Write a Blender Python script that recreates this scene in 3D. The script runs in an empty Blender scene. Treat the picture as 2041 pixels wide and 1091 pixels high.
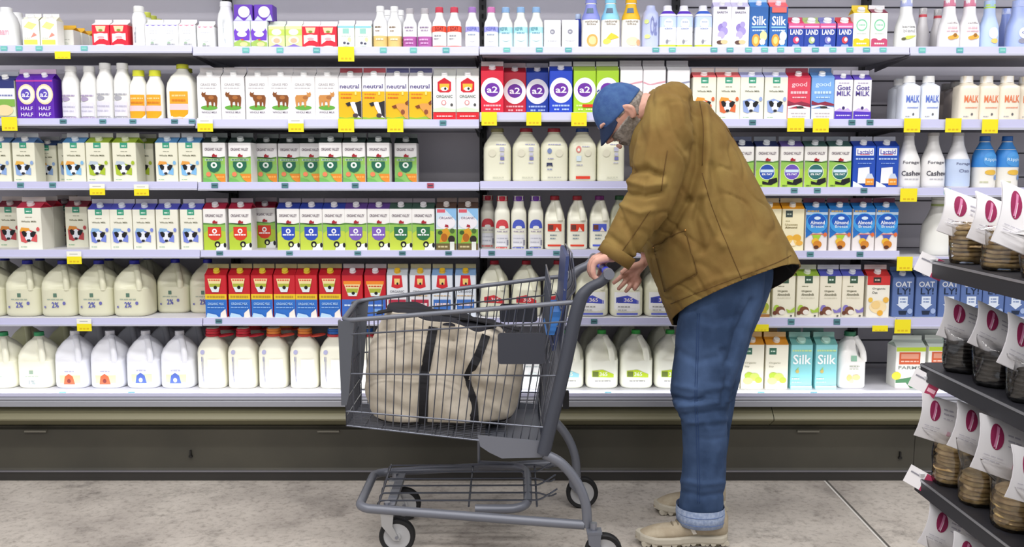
import bpy, bmesh, math, random
from math import sin, cos, tan, atan, pi, radians, sqrt
from mathutils import Vector, Matrix, noise
from mathutils.bvhtree import BVHTree

random.seed(11)
scene = bpy.context.scene
col = scene.collection

# ------------------------------------------------------------------ camera
W, H, F = 2041, 1091, 1840.0
PITCH = atan(207.5 / F)          # camera looks slightly down
CD, CH = 4.0, 1.380             # distance to the front of the dairy case, eye height
cam = bpy.data.cameras.new('camera')
cam.sensor_width = 36.0
cam.lens = 36.0 * F / W
cam.clip_start = .05
cam_ob = bpy.data.objects.new('camera', cam)
cam_ob.location = (0, -CD, CH)
cam_ob.rotation_euler = (pi / 2 - PITCH, 0, 0)
col.objects.link(cam_ob)
scene.camera = cam_ob

# ------------------------------------------------------------------ world, lamps, exposure
world = bpy.data.worlds.new('store')
scene.world = world
world.use_nodes = True
bg = world.node_tree.nodes['Background']
bg.inputs[0].default_value = (.93, .95, 1, 1)
bg.inputs[1].default_value = .85
scene.view_settings.view_transform = 'Standard'
scene.view_settings.look = 'None'
scene.view_settings.gamma = 1
scene.view_settings.use_curve_mapping = False
scene.view_settings.exposure = -0.10


def area(name, loc, rot, sx, sy, power, colr):
    l = bpy.data.lights.new(name, 'AREA')
    l.shape = 'RECTANGLE'
    l.size, l.size_y, l.energy, l.color = sx, sy, power, colr
    o = bpy.data.objects.new(name, l)
    o.location, o.rotation_euler = loc, rot
    col.objects.link(o)
    return o


CEIL_Z = 3.7
LAMPS = [(-1.6, 125), (-3.6, 165), (-5.8, 165)]       # (y, watts) rows of ceiling troffers over the aisle
for ly, pw in LAMPS:
    area('ceiling_lamp_light', (0, ly, CEIL_Z - .09), (0, 0, 0), 7.0, .35, pw * .95, (1, .985, .97))
area('added_deck_light', (0, -.040, .412), (radians(112), 0, 0), 6.5, .02, 4.2, (.93, .95, 1))  # added strip light along the deck lip, brightens the bottom-row jugs
area('case_lamp_light', (0, -.23, 2.30), (radians(20), 0, 0), 6.6, .05, 13, (.90, .93, 1))


def at(px, py, Y):
    """pixel of the 2041x1091 frame -> point of the place at depth Y"""
    a, b = (px - W / 2) / F, -(py - H / 2) / F
    d = Vector((a, cos(PITCH) + b * sin(PITCH), -sin(PITCH) + b * cos(PITCH)))
    return Vector((0, -CD, CH)) + d * ((Y + CD) / d.y)


# ------------------------------------------------------------------ materials
def lin(h):
    h = h.lstrip('#')
    h = ''.join(c * 2 for c in h) if len(h) == 3 else h
    r = []
    for i in (0, 2, 4):
        c = int(h[i:i + 2], 16) / 255
        r.append(c / 12.92 if c <= .04045 else ((c + .055) / 1.055) ** 2.4)
    return (*r, 1)


MATS = {}


def mat(h, rough=.5, metal=0, spec=.35, nz=None, bump=None, sheen=0, coat=0):
    """Principled material; nz=(scale, second colour, lo, hi) mixes in noise, bump=(scale, strength, distance)"""
    key = (h, rough, metal, spec, nz, bump, sheen, coat)
    if key in MATS:
        return MATS[key]
    m = bpy.data.materials.new('paint_' + h.lstrip('#'))
    m.use_nodes = True
    nt = m.node_tree
    b = nt.nodes['Principled BSDF']
    b.inputs['Base Color'].default_value = lin(h)
    b.inputs['Roughness'].default_value = rough
    b.inputs['Metallic'].default_value = metal
    b.inputs['Specular IOR Level'].default_value = spec
    if sheen:
        b.inputs['Sheen Weight'].default_value = sheen
    if coat:
        b.inputs['Coat Weight'].default_value = coat
    if nz or bump:
        tc = nt.nodes.new('ShaderNodeTexCoord')
    if nz:
        t = nt.nodes.new('ShaderNodeTexNoise')
        t.inputs['Scale'].default_value = nz[0]
        t.inputs['Detail'].default_value = 6
        nt.links.new(tc.outputs['Object'], t.inputs['Vector'])
        r = nt.nodes.new('ShaderNodeValToRGB')
        r.color_ramp.elements[0].color = lin(h)
        r.color_ramp.elements[1].color = lin(nz[1])
        r.color_ramp.elements[0].position = nz[2]
        r.color_ramp.elements[1].position = nz[3]
        nt.links.new(t.outputs['Fac'], r.inputs['Fac'])
        nt.links.new(r.outputs['Color'], b.inputs['Base Color'])
    if bump:
        t = nt.nodes.new('ShaderNodeTexNoise')
        t.inputs['Scale'].default_value = bump[0]
        t.inputs['Detail'].default_value = 4
        nt.links.new(tc.outputs['Object'], t.inputs['Vector'])
        bn = nt.nodes.new('ShaderNodeBump')
        bn.inputs['Strength'].default_value = bump[1]
        bn.inputs['Distance'].default_value = bump[2]
        nt.links.new(t.outputs['Fac'], bn.inputs['Height'])
        nt.links.new(bn.outputs['Normal'], b.inputs['Normal'])
    MATS[key] = m
    return m


# ------------------------------------------------------------------ mesh builder
class MB:
    def __init__(s):
        s.v, s.f, s.fm, s.fs, s.mats = [], [], [], [], []

    def mi(s, m):
        if m not in s.mats:
            s.mats.append(m)
        return s.mats.index(m)

    def face(s, idx, m, smooth=False):
        s.f.append(idx)
        s.fm.append(s.mi(m))
        s.fs.append(smooth)

    def poly(s, pts, m, smooth=False):
        n = len(s.v)
        s.v += [tuple(p) for p in pts]
        s.face(list(range(n, n + len(pts))), m, smooth)

    def box(s, x0, y0, z0, x1, y1, z1, m):
        n = len(s.v)
        s.v += [(x, y, z) for z in (z0, z1) for y in (y0, y1) for x in (x0, x1)]
        for q in ((0, 2, 3, 1), (4, 5, 7, 6), (0, 1, 5, 4), (2, 6, 7, 3), (0, 4, 6, 2), (1, 3, 7, 5)):
            s.face([n + i for i in q], m)

    def loft(s, rings, m, cap0=True, cap1=True, smooth=True, closed=True):
        n0, k = len(s.v), len(rings[0])
        for r in rings:
            s.v += [tuple(p) for p in r]
        for i in range(len(rings) - 1):
            for j in range(k if closed else k - 1):
                a, b = n0 + i * k + j, n0 + i * k + (j + 1) % k
                s.face([a, b, b + k, a + k], m, smooth)
        if cap0:
            s.face([n0 + j for j in reversed(range(k))], m)
        if cap1:
            e = n0 + (len(rings) - 1) * k
            s.face([e + j for j in range(k)], m)

    def tube(s, path, r, m, n=8, closed=False, caps=True):
        P = [Vector(p) for p in path]
        R = r if isinstance(r, (list, tuple)) else [r] * len(P)
        rings, up = [], None
        for i, p in enumerate(P):
            if closed:
                t = P[(i + 1) % len(P)] - P[i - 1]
            else:
                t = P[min(i + 1, len(P) - 1)] - P[max(i - 1, 0)]
            t.normalize()
            if up is None:
                up = t.cross(Vector((0.13, 0.31, 1)))
                if up.length < .05:
                    up = t.cross(Vector((1, 0, 0)))
            up = (up - t * up.dot(t)).normalized()
            b = t.cross(up)
            rings.append([p + (up * cos(2 * pi * j / n) + b * sin(2 * pi * j / n)) * R[i] for j in range(n)])
        if closed:
            rings.append(rings[0])
        s.loft(rings, m, caps and not closed, caps and not closed)

    def lathe(s, prof, m, n=20, o=(0, 0, 0), axis=None, cap0=True, cap1=True):
        M = Matrix.Identity(3)
        if axis is not None:
            M = Vector((0, 0, 1)).rotation_difference(Vector(axis)).to_matrix()
        rings = [[Vector(o) + M @ Vector((r * cos(2 * pi * j / n), r * sin(2 * pi * j / n), z)) for j in range(n)]
                 for r, z in prof]
        s.loft(rings, m, cap0, cap1)

    def mesh(s, name, sharp=38):
        me = bpy.data.meshes.new(name)
        me.from_pydata(s.v, [], s.f)
        for m in s.mats:
            me.materials.append(m)
        me.polygons.foreach_set('material_index', s.fm)
        me.polygons.foreach_set('use_smooth', s.fs)
        me.update()
        if sharp and any(s.fs):
            me.set_sharp_from_angle(angle=radians(sharp))
        return me

    def build(s, name, parent=None, sharp=38):
        return link(name, s.mesh(name, sharp), parent)


def link(name, data, parent=None):
    o = bpy.data.objects.new(name, data)
    col.objects.link(o)
    if parent:
        o.parent = parent
    return o


def tag(o, label, cat, group=None):
    o['label'] = label
    o['category'] = cat
    if group:
        o['group'] = group
    return o


def empty(name, loc=(0, 0, 0), rz=0):
    o = bpy.data.objects.new(name, None)
    o.empty_display_size = .05
    o.location = loc
    o.rotation_euler = (0, 0, rz)
    col.objects.link(o)
    return o


def arc(pts, r=.05, n=6):
    """round the corners of a polyline"""
    P = [Vector(p) for p in pts]
    out = [P[0]]
    for i in range(1, len(P) - 1):
        a, b = (P[i - 1] - P[i]), (P[i + 1] - P[i])
        k = min(r, a.length * .49, b.length * .49)
        s, e = P[i] + a.normalized() * k, P[i] + b.normalized() * k
        for j in range(n + 1):
            t = j / n
            out.append(s.lerp(P[i], t).lerp(P[i].lerp(e, t), t))
    out.append(P[-1])
    return out


def spline(pts, n=6):
    """Catmull-Rom through points (any dimension)"""
    P = [Vector(p) for p in pts]
    P = [P[0] * 2 - P[1]] + P + [P[-1] * 2 - P[-2]]
    out = []
    for i in range(1, len(P) - 2):
        for j in range(n):
            t = j / n
            a, b, c, d = P[i - 1:i + 3]
            out.append(.5 * (2 * b + (c - a) * t + (2 * a - 5 * b + 4 * c - d) * t * t + (3 * b - a - 3 * c + d) * t ** 3))
    out.append(P[-2])
    return out


# ------------------------------------------------------------------ the setting
def floor_material():
    m = bpy.data.materials.new('worn_concrete')
    m.use_nodes = True
    nt = m.node_tree
    b = nt.nodes['Principled BSDF']
    tc = nt.nodes.new('ShaderNodeTexCoord')

    def ns(scale, detail, rough=.6):
        t = nt.nodes.new('ShaderNodeTexNoise')
        t.inputs['Scale'].default_value = scale
        t.inputs['Detail'].default_value = detail
        t.inputs['Roughness'].default_value = rough
        nt.links.new(tc.outputs['Object'], t.inputs['Vector'])
        return t

    def ramp(src, stops):
        r = nt.nodes.new('ShaderNodeValToRGB')
        els = r.color_ramp.elements
        els[0].position, els[0].color = stops[0][0], lin(stops[0][1])
        els[1].position, els[1].color = stops[-1][0], lin(stops[-1][1])
        for p, c in stops[1:-1]:
            e = els.new(p)
            e.color = lin(c)
        nt.links.new(src, r.inputs['Fac'])
        return r
    big = ramp(ns(1.7, 9, .62).outputs['Fac'], [(.30, '#857f7a'), (.44, '#b0a9a2'), (.60, '#c6bfb7')])
    fine = ramp(ns(38, 8, .7).outputs['Fac'], [(.36, '#a8a4a1'), (.50, '#ffffff'), (1, '#ffffff')])
    mid = ramp(ns(4.2, 12, .8).outputs['Fac'], [(.34, '#6e6a67'), (.47, '#f4f2f0'), (1, '#ffffff')])
    last = big.outputs['Color']
    for r, k in ((mid, .55), (fine, .5)):
        mx = nt.nodes.new('ShaderNodeMix')
        mx.data_type = 'RGBA'
        mx.blend_type = 'MULTIPLY'
        mx.inputs[0].default_value = k
        nt.links.new(last, mx.inputs[6])
        nt.links.new(r.outputs['Color'], mx.inputs[7])
        last = mx.outputs[2]
    nt.links.new(last, b.inputs['Base Color'])
    b.inputs['Roughness'].default_value = .55
    b.inputs['Specular IOR Level'].default_value = .3
    return m


def structure(o):
    o['kind'] = 'structure'
    return o


mb = MB()
mb.box(-9, -12, -.1, 9, 3, 0, floor_material())
structure(mb.build('floor'))
mb = MB()
mb.box(-9, -12, CEIL_Z, 9, 3, CEIL_Z + .1, mat('#c9c8c6', .8))
structure(mb.build('ceiling'))
mb = MB()
mb.box(-9, 2.9, 0, 9, 3, CEIL_Z, mat('#b4b2b0', .8))
structure(mb.build('wall_back'))
# saw-cut control joint and scratches in the concrete
mb = MB()
jm = mat('#5a5652', .8)
jp = [at(1640, 957, 0), ]
floorpt = lambda px, py: (lambda a: Vector((a.x, a.y, 0)))(
    Vector((0, -CD, CH)) + (at(px, py, 0) - Vector((0, -CD, CH))) * (CH / (CH - at(px, py, 0).z)))
A, B = floorpt(1650, 962), floorpt(1790, 1110)
dv = (B - A).normalized()
nv = Vector((-dv.y, dv.x, 0))
A2, B2 = A - dv * .02, B + dv * 2.5
mb.poly([A2 - nv * .005 + Vector((0, 0, .0015)), B2 - nv * .005 + Vector((0, 0, .0015)),
         B2 + nv * .005 + Vector((0, 0, .0015)), A2 + nv * .005 + Vector((0, 0, .0015))], jm)
jm2 = mat('#d4d0ca', .8)
mb.poly([A2 - nv * .013 + Vector((0, 0, .001)), B2 - nv * .013 + Vector((0, 0, .001)),
         B2 - nv * .005 + Vector((0, 0, .001)), A2 - nv * .005 + Vector((0, 0, .001))], jm2)
structure(mb.build('trim_1'))

for ly, pw in LAMPS:
    r = empty('ceiling_lamp', (0, ly, CEIL_Z - .08))
    tag(r, 'long white ceiling troffer %s' % {0: 'nearest the dairy case', 1: 'over the middle of the aisle', 2: 'behind the aisle'}[LAMPS.index((ly, pw))],
        'lamp', 'ceiling troffers over the aisle')
    mb = MB()
    mb.box(-3.55, -.2, .0, 3.55, .2, .08, mat('#e8e8e8', .5))
    mb.build('housing', r)

# ------------------------------------------------------------------ the refrigerated dairy case
X0, X1 = -3.4, 3.4
case = empty('refrigerated_case', (0, 0, 0))
tag(case, 'long open refrigerated dairy case with grey back wall and dark olive base', 'refrigerated case')


def zpx(py, Y=0):
    return at(1020, py, Y).z


def extrude(prof, m, name, parent, x0=X0, x1=X1, smooth=True):
    b = MB()
    rings = [[(x, y, z) for y, z in prof] for x in (x0, x1)]
    b.loft(rings, m, False, False, smooth, False)
    return b.build(name, parent, 30)


# base: grey bumper, rounded olive nose, dark panel, kick plate
zb0, zb1 = zpx(792, -.06), zpx(811, -.06)
bm_ = mat('#96979f', .32, 0, .5)
prof = [(-.021, zb0 - .001), (-.045, zb0), (-.052, zb0 - .004), (-.060, (zb0 + zb1) / 2 + .012), (-.060, (zb0 + zb1) / 2 + .008),
        (-.056, (zb0 + zb1) / 2 + .006), (-.062, (zb0 + zb1) / 2), (-.062, zb1), (-.02, zb1 - .003)]
extrude(prof, bm_, 'bumper', case)
ol = mat('#7b775f', .42, 0, .4)
zn0, zn1 = zpx(814, -.05), zpx(852, -.03)
prof = [(-.01, zn0 + .003)]
for i in range(13):
    a = i / 12 * pi * .53
    prof.append((-.012 - .052 * sin(a * .96 + .0) if i < 12 else -.052, zn1 + (zn0 - zn1) * (1 - (1 - cos(a)) ** .9)))
nose = []
for i in range(15):
    t = i / 14
    nose.append((-.008 - .06 * sin(min(1, t * 1.6) * pi / 2) + max(0, t - .55) * .16, zn0 + (zn1 - zn0) * t))
seams = [at(420, 830, 0).x - .62, at(706, 830, 0).x - 1.2, at(1541, 830, -.05).x, X1]
xs = [X0, at(1541, 830, -.05).x, X1]
for a, b in zip(xs, xs[1:]):
    extrude(nose, ol, 'nose_panel', case, a + .0015, b - .0015)
dk = mat('#403e37', .38, 0, .4, (2.2, '#4a473e', .4, .65))
zk1 = zpx(941, -.02)
prof = [(-.004, zn1), (.004, zn1 - .012), (-.006, zn1 - .018), (.000, zn1 - .1), (.0, zk1 + .012), (-.004, zk1)]
xs = [X0, at(1822, 900, 0).x, X1]
for a, b in zip(xs, xs[1:]):
    extrude(prof, dk, 'front_panel', case, a + .001, b - .001, False)
mb = MB()
mb.box(X0, .02, .0, X1, .6, zn1, mat('#2c2b2a', .6))
mb.build('base_core', case)
mb = MB()
km = mat('#33312f', .45)
mb.box(X0, -.012, 0, X1, .02, zk1 - .002, km)
mb.build('kick_plate', case)
mb = MB()
mb.box(X0, -.016, zk1 - .003, X1, .0, zk1 + .003, mat('#8d8c94', .3, .7))
mb.build('kick_trim', case)
for px in (72, 655, 1610, 2250):                      # the little drain-cover handles
    p = at(px, 859, -.01)
    mb = MB()
    mb.box(p.x - .048, -.02, p.z - .005, p.x + .048, .004, p.z + .003, mat('#77746a', .4, .3))
    mb.build('panel_grip', case)
for px, py in ((380, 903), (1794, 906)):
    p = at(px, py, -.005)
    mb = MB()
    mb.box(p.x - .003, -.012, p.z - .018, p.x + .003, .003, p.z + .012, mat('#1b1a19', .5))
    mb.box(p.x - .007, -.013, p.z - .02, p.x + .007, .003, p.z - .012, mat('#1b1a19', .5))
    mb.build('panel_screw', case)
# back wall, uprights, canopy
BACK = .52
mb = MB()
gm = mat('#dad6de', .45, 0, .4)
mb.box(X0, BACK, .2, X1, BACK + .08, 2.5, gm)
z = .42
while z < 2.4:                                       # slatted back of the case
    mb.box(.79, BACK - .004, z, X1, BACK, z + .006, mat('#4b494f', .6))
    z += .115
mb.build('back_panel', case)
mb = MB()
mb.box(X0, -.16, 2.36, X1, BACK + .08, 2.62, mat('#d6d6d8', .5))
mb.build('canopy', case)
mb = MB()
mb.box(X0 + .05, -.27, 2.31, X1 - .05, -.19, 2.36, mat('#e9e9ee', .4))
mb.build('canopy_lamp_housing', case)
mb = MB()
mb.box(X0 + .05, -.052, zb0, X1 - .05, -.042, zb0 + .014, mat('#c4c4dc', .4))  # strip added to carry the extra deck light, not a known case part
mb.build('added_deck_light_strip', case)
for sx in (X0, X1):
    mb = MB()
    mb.box(sx - .03, -.01, 0, sx + .03, BACK + .08, 2.62, mat('#9a9a9c', .5))
    mb.build('end_panel', case)
BX = [X0, (403 - 1020.5) / 457, (957 - 1020.5) / 457, (1376 - 1020.5) / 457, (1789 - 1020.5) / 457, X1]
for bx in BX[1:-1]:
    mb = MB()
    mb.box(bx - .017, BACK - .045, .4, bx + .017, BACK, 2.36, mat('#2a292b', .5))
    z = .45
    while z < 2.3:
        mb.box(bx - .004, BACK - .0465, z, bx + .004, BACK - .044, z + .022, mat('#0d0d0d', .8))
        z += .04
    mb.build('upright', case)

# shelves ----------------------------------------------------------
SN = ['top shelf', 'second shelf', 'third shelf', 'fourth shelf', 'fifth shelf', 'bottom deck']
RAIL = {0: [(90, 106), (93, 111), (93, 109), (93, 109), (93, 111)],
        1: [(236, 251), (238, 256), (224, 243), (237, 255), (238, 259)],
        2: [(362, 379), (363, 380), (361, 379), (373, 390), (374, 393)],
        3: [(498, 515), (499, 513), (498, 514), (500, 517), (512, 534)],
        4: [(634, 650), (634, 649), (634, 650), (634, 653), (634, 655)],
        5: [(779, 792)] * 5}
SECT = ['at the far left', 'left of centre', 'right of centre', 'behind the man', 'at the far right']
rail_m = mat('#c0c0df', .35, 0, .5)
rail_lo = mat('#b9bac8', .35, 0, .5)
deck_m = mat('#dadae2', .4, 0, .4)
under_m = mat('#8d8c93', .6)
teal_m = [mat('#6fb9b3', .5), mat('#5fa6a8', .5)]
ink = mat('#3a5560', .6)
# small teal tags along each rail, px centres per level
TEAL = {0: [8, 38, 78, 168, 490, 558, 631, 764, 824, 889, 1010, 1075, 1133, 1307, 1340, 1423, 1455, 1492, 1524, 1556, 1590, 1625, 1660, 1694, 1727, 1760, 1838, 1913, 1998],
        1: [126, 205, 265, 348, 383, 883, 1500, 1698, 1734],
        2: [41, 105, 428, 568, 708, 858, 1583, 1629, 1722, 1888],
        3: [438, 577, 713, 802, 894, 980, 1055, 1109, 1615, 1714],
        4: [436, 1184, 1577, 1668],
        5: [125, 262, 1212, 1517, 1622]}
SHELF_Z = {}
for lv in range(6):
    spans = []
    for s in range(5):
        ra = RAIL[lv][s]
        if spans and RAIL[lv][s] == spans[-1][2]:
            spans[-1][1] = BX[s + 1]
        else:
            spans.append([BX[s], BX[s + 1], ra, s])
    for a, b, (p0, p1), s in spans:
        zt, zl = zpx(p0, -.012), zpx(p1, -.012)
        SHELF_Z[(lv, s)] = zt - .003
        sh = empty('case_shelf', ((a + b) / 2, 0, zt - .003))
        if lv == 5:
            tag(sh, 'long white bottom deck of the dairy case', 'shelf')
        else:
            tag(sh, 'white metal %s of the dairy case, section %s' % (SN[lv], SECT[s]) if len(spans) > 1 else
                'white metal %s running along the dairy case' % SN[lv], 'shelf', 'dairy case shelves')
        o = Vector(sh.location)
        a_, b_ = max(a + .002, X0 + .035) - o.x, min(b - .002, X1 - .035) - o.x
        dep = BACK - .05 if lv else BACK - .1
        mb = MB()
        mb.box(a_, -.008, -.018, b_, dep, 0, deck_m)
        mb.box(a_ + .01, .0, -.034, b_ - .01, dep, -.018, under_m)
        mb.build('shelf_panel', sh)
        mb = MB()
        hh = zl - o.z
        rings = [[(x, y, z) for y, z in ((-.008, .002), (-.012, .003), (-.016, hh * .72), (-.0185, hh * .75), (-.0185, hh), (-.006, hh))]
                 for x in (a_, b_)]
        mb.loft(rings, rail_m, True, True, False)
        mb.box(a_, -.0192, hh, b_, -.016, hh * .78, rail_lo)
        mb.build('price_rail', sh)
        if lv < 5:
            for ex in (a_ + .02, b_ - .02):
                mb = MB()
                mb.poly([(ex, .03, -.034), (ex, dep, -.034), (ex, dep, -.06)], under_m)
                mb.poly([(ex + .004, .03, -.034), (ex + .004, dep, -.06), (ex + .004, dep, -.034)], under_m)
                mb.build('bracket', sh)
        for tpx in TEAL[lv]:
            p = at(tpx, (p0 + p1) / 2, -.016)
            if a < p.x < b:
                mb = MB()
                x = p.x - o.x
                q = lambda x0, z0, x1, z1, e, m: mb.box(x0, -.0165 - e, z0, x1, -.0135 - .0015, z1, m)
                tm = teal_m[tpx % 2] if lv == 0 or tpx > 1790 else mat(['#4f7d86', '#5a8d95'][tpx % 2], .5)
                if tpx in (858,):
                    tm = mat('#a8485c', .5)
                q(x - .014, hh * .68, x + .014, -.0015, .0012, tm)
                q(x - .010, hh * .42, x + .010, hh * .30, .0018, mat('#2f4a55', .6) if lv else mat('#9fd6d2', .5))
                mb.build('shelf_tag', sh)


def sect(px):
    x = (px - 1020.5) / 457
    for s in range(4, -1, -1):
        if x >= BX[s]:
            return s
    return 0


def shelf_z(lv, px):
    s = sect(px)
    while (lv, s) not in SHELF_Z:
        s -= 1
    return SHELF_Z[(lv, s)]
# ------------------------------------------------------------------ lettering
TXT = {}


def text_shape(s):
    if s not in TXT:
        cu = bpy.data.curves.new('lettering', 'FONT')
        cu.body = s
        cu.resolution_u = 2
        cu.offset = .018
        o = bpy.data.objects.new('lettering', cu)
        col.objects.link(o)
        dg = bpy.context.evaluated_depsgraph_get()
        me = bpy.data.meshes.new_from_object(o.evaluated_get(dg))
        bmm = bmesh.new()
        bmm.from_mesh(me)
        bmesh.ops.triangulate(bmm, faces=bmm.faces)
        bmm.to_mesh(me)
        bmm.free()
        vs = [v.co.copy() for v in me.vertices]
        fs = [list(p.vertices) for p in me.polygons]
        bpy.data.objects.remove(o)
        bpy.data.curves.remove(cu)
        bpy.data.meshes.remove(me)
        x0, x1 = min(v.x for v in vs), max(v.x for v in vs)
        y0, y1 = min(v.y for v in vs), max(v.y for v in vs)
        TXT[s] = ([((v.x - x0) / (x1 - x0), (v.y - y0) / max(1e-6, y1 - y0)) for v in vs], fs)
    return TXT[s]


def decals(art, P, name, curved=False):
    """art entries drawn on the surface P(u, v, layer) -> point, each a little proud of the one before
    ('r',u0,v0,u1,v1,c) ('e',u,v,ru,rv,c) ('p',[(u,v)..],c) ('t',text,u0,v0,u1,v1,c) ('x',u0,v0,u1,v1,c) = a line of small print"""
    mb = MB()
    todo = []
    for a in art:
        if a[0] == 'x':                                # small print: a broken line of word-long strokes
            _, u0, v0, u1, v1, c = a
            rnd = random.Random(int(u0 * 991 + v0 * 7919 + u1 * 37))
            u = u0
            while u < u1 - .02:
                w = min(rnd.uniform(.06, .17), u1 - u)
                todo.append(('r', u, v0, u + w, v1, c))
                u += w + .025
        else:
            todo.append(a)
    for l, a in enumerate(todo):
        l = l if l < 24 else 24 + (l - 24) * .2
        m = mat(a[-1], .45)
        if a[0] == 'r':
            _, u0, v0, u1, v1, _c = a
            nu = max(1, int((u1 - u0) * 10)) if curved else 1
            nv = max(1, int((v1 - v0) * 8)) if curved else 1
            n = len(mb.v)
            for j in range(nv + 1):
                for i in range(nu + 1):
                    mb.v.append(tuple(P(u0 + (u1 - u0) * i / nu, v0 + (v1 - v0) * j / nv, l)))
            for j in range(nv):
                for i in range(nu):
                    q = n + j * (nu + 1) + i
                    mb.face([q, q + 1, q + nu + 2, q + nu + 1], m)
        elif a[0] == 'e':
            _, u, v, ru, rv, _c = a
            k = 20
            if not curved:
                mb.poly([P(u + ru * cos(2 * pi * i / k), v + rv * sin(2 * pi * i / k), l) for i in range(k)], m)
            else:
                n = len(mb.v)
                mb.v.append(tuple(P(u, v, l)))
                for q in (.5, 1):
                    for i in range(k):
                        mb.v.append(tuple(P(u + q * ru * cos(2 * pi * i / k), v + q * rv * sin(2 * pi * i / k), l)))
                for i in range(k):
                    j = (i + 1) % k
                    mb.face([n, n + 1 + i, n + 1 + j], m)
                    mb.face([n + 1 + i, n + 1 + k + i, n + 1 + k + j, n + 1 + j], m)
        elif a[0] == 'p':
            if not curved:
                mb.poly([P(u, v, l) for u, v in a[1]], m)
            else:
                q = bmesh.new()
                q.faces.new([q.verts.new((u, v, 0)) for u, v in a[1]])
                bmesh.ops.triangulate(q, faces=q.faces[:])
                for _k in range(2):
                    bmesh.ops.subdivide_edges(q, edges=q.edges[:], cuts=1, use_grid_fill=True)
                q.verts.index_update()
                n = len(mb.v)
                mb.v += [tuple(P(t.co.x, t.co.y, l)) for t in q.verts]
                for t in q.faces:
                    mb.face([n + w_.index for w_ in t.verts], m)
                q.free()
        elif a[0] == 't':
            _, s, u0, v0, u1, v1, _c = a
            vs, fs = text_shape(s)
            n = len(mb.v)
            mb.v += [tuple(P(u0 + (u1 - u0) * x, v0 + (v1 - v0) * y, l)) for x, y in vs]
            for f in fs:
                mb.face([n + i for i in f], m)
    return mb.mesh(name, 0)


# ------------------------------------------------------------------ pictures on the packs
COWP = [(.05, .80), (.10, .97), (.19, .88), (.32, .95), (.27, .80), (.40, .76), (.92, .75), (.99, .6), (.97, .3), (.93, .02),
        (.85, .02), (.83, .3), (.76, .34), (.73, .05), (.64, .05), (.61, .36), (.48, .33), (.45, .0), (.36, .0), (.34, .36), (.27, .45),
        (.22, .64), (.10, .66)]


def cow(u, v, w, h, c, flip=False, c2=None):
    o = [('p', [(u + (1 - x if flip else x) * w, v + y * h) for x, y in COWP], c)]
    if c2:
        o.append(('e', u + w * .62, v + h * .6, w * .16, h * .12, c2))
    return o


def cowface(u, v, w, h, c, c2='#e8ecf4', hat=None):
    pts = [(.05, .1), (.0, .85), (.4, 1), (.75, .85), (1, .55), (.98, .05), (.6, .15), (.3, .0)]
    o = [('p', [(u + x * w, v + y * h) for x, y in pts], c), ('e', u + w * .5, v + h * .48, w * .22, h * .38, c2),
         ('p', [(u + w * x, v + h * y) for x, y in ((.10, .80), (.26, .86), (.42, .70), (.38, .46), (.24, .42), (.16, .56))], '#18181c'),
         ('p', [(u + w * x, v + h * y) for x, y in ((.96, .78), (.78, .84), (.60, .68), (.62, .44), (.78, .40), (.88, .56))], '#18181c'),
         ('p', [(u + w * x, v + h * y) for x, y in ((.42, .26), (.58, .26), (.62, .14), (.5, .07), (.38, .14))], '#2a2a30')]
    if hat:
        o.insert(1, ('p', [(u, v + h * .8), (u + w * .1, v + h * 1.1), (u + w * .55, v + h * 1.05), (u + w * .6, v + h * .85)], hat))
    return o


def wf(c, c2, hat=None, name='Whole Milk'):             # cream carton, green square, cow face
    return [('r', .34, .86, .66, 1, '#3e9c7e'), ('x', .40, .90, .6, .93, '#d8efe4'), ('x', .36, .77, .64, .785, '#9a9a86'),
            ('t', name, .18, .655, .82, .695, '#6a6a52')] + cowface(.1, .16, .72, .34, c, c2 or '#e8ecf4', hat) + \
        [('e', .87, .49, .07, .05, c), ('x', .12, .06, .4, .075, '#7fae8a')]


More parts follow.
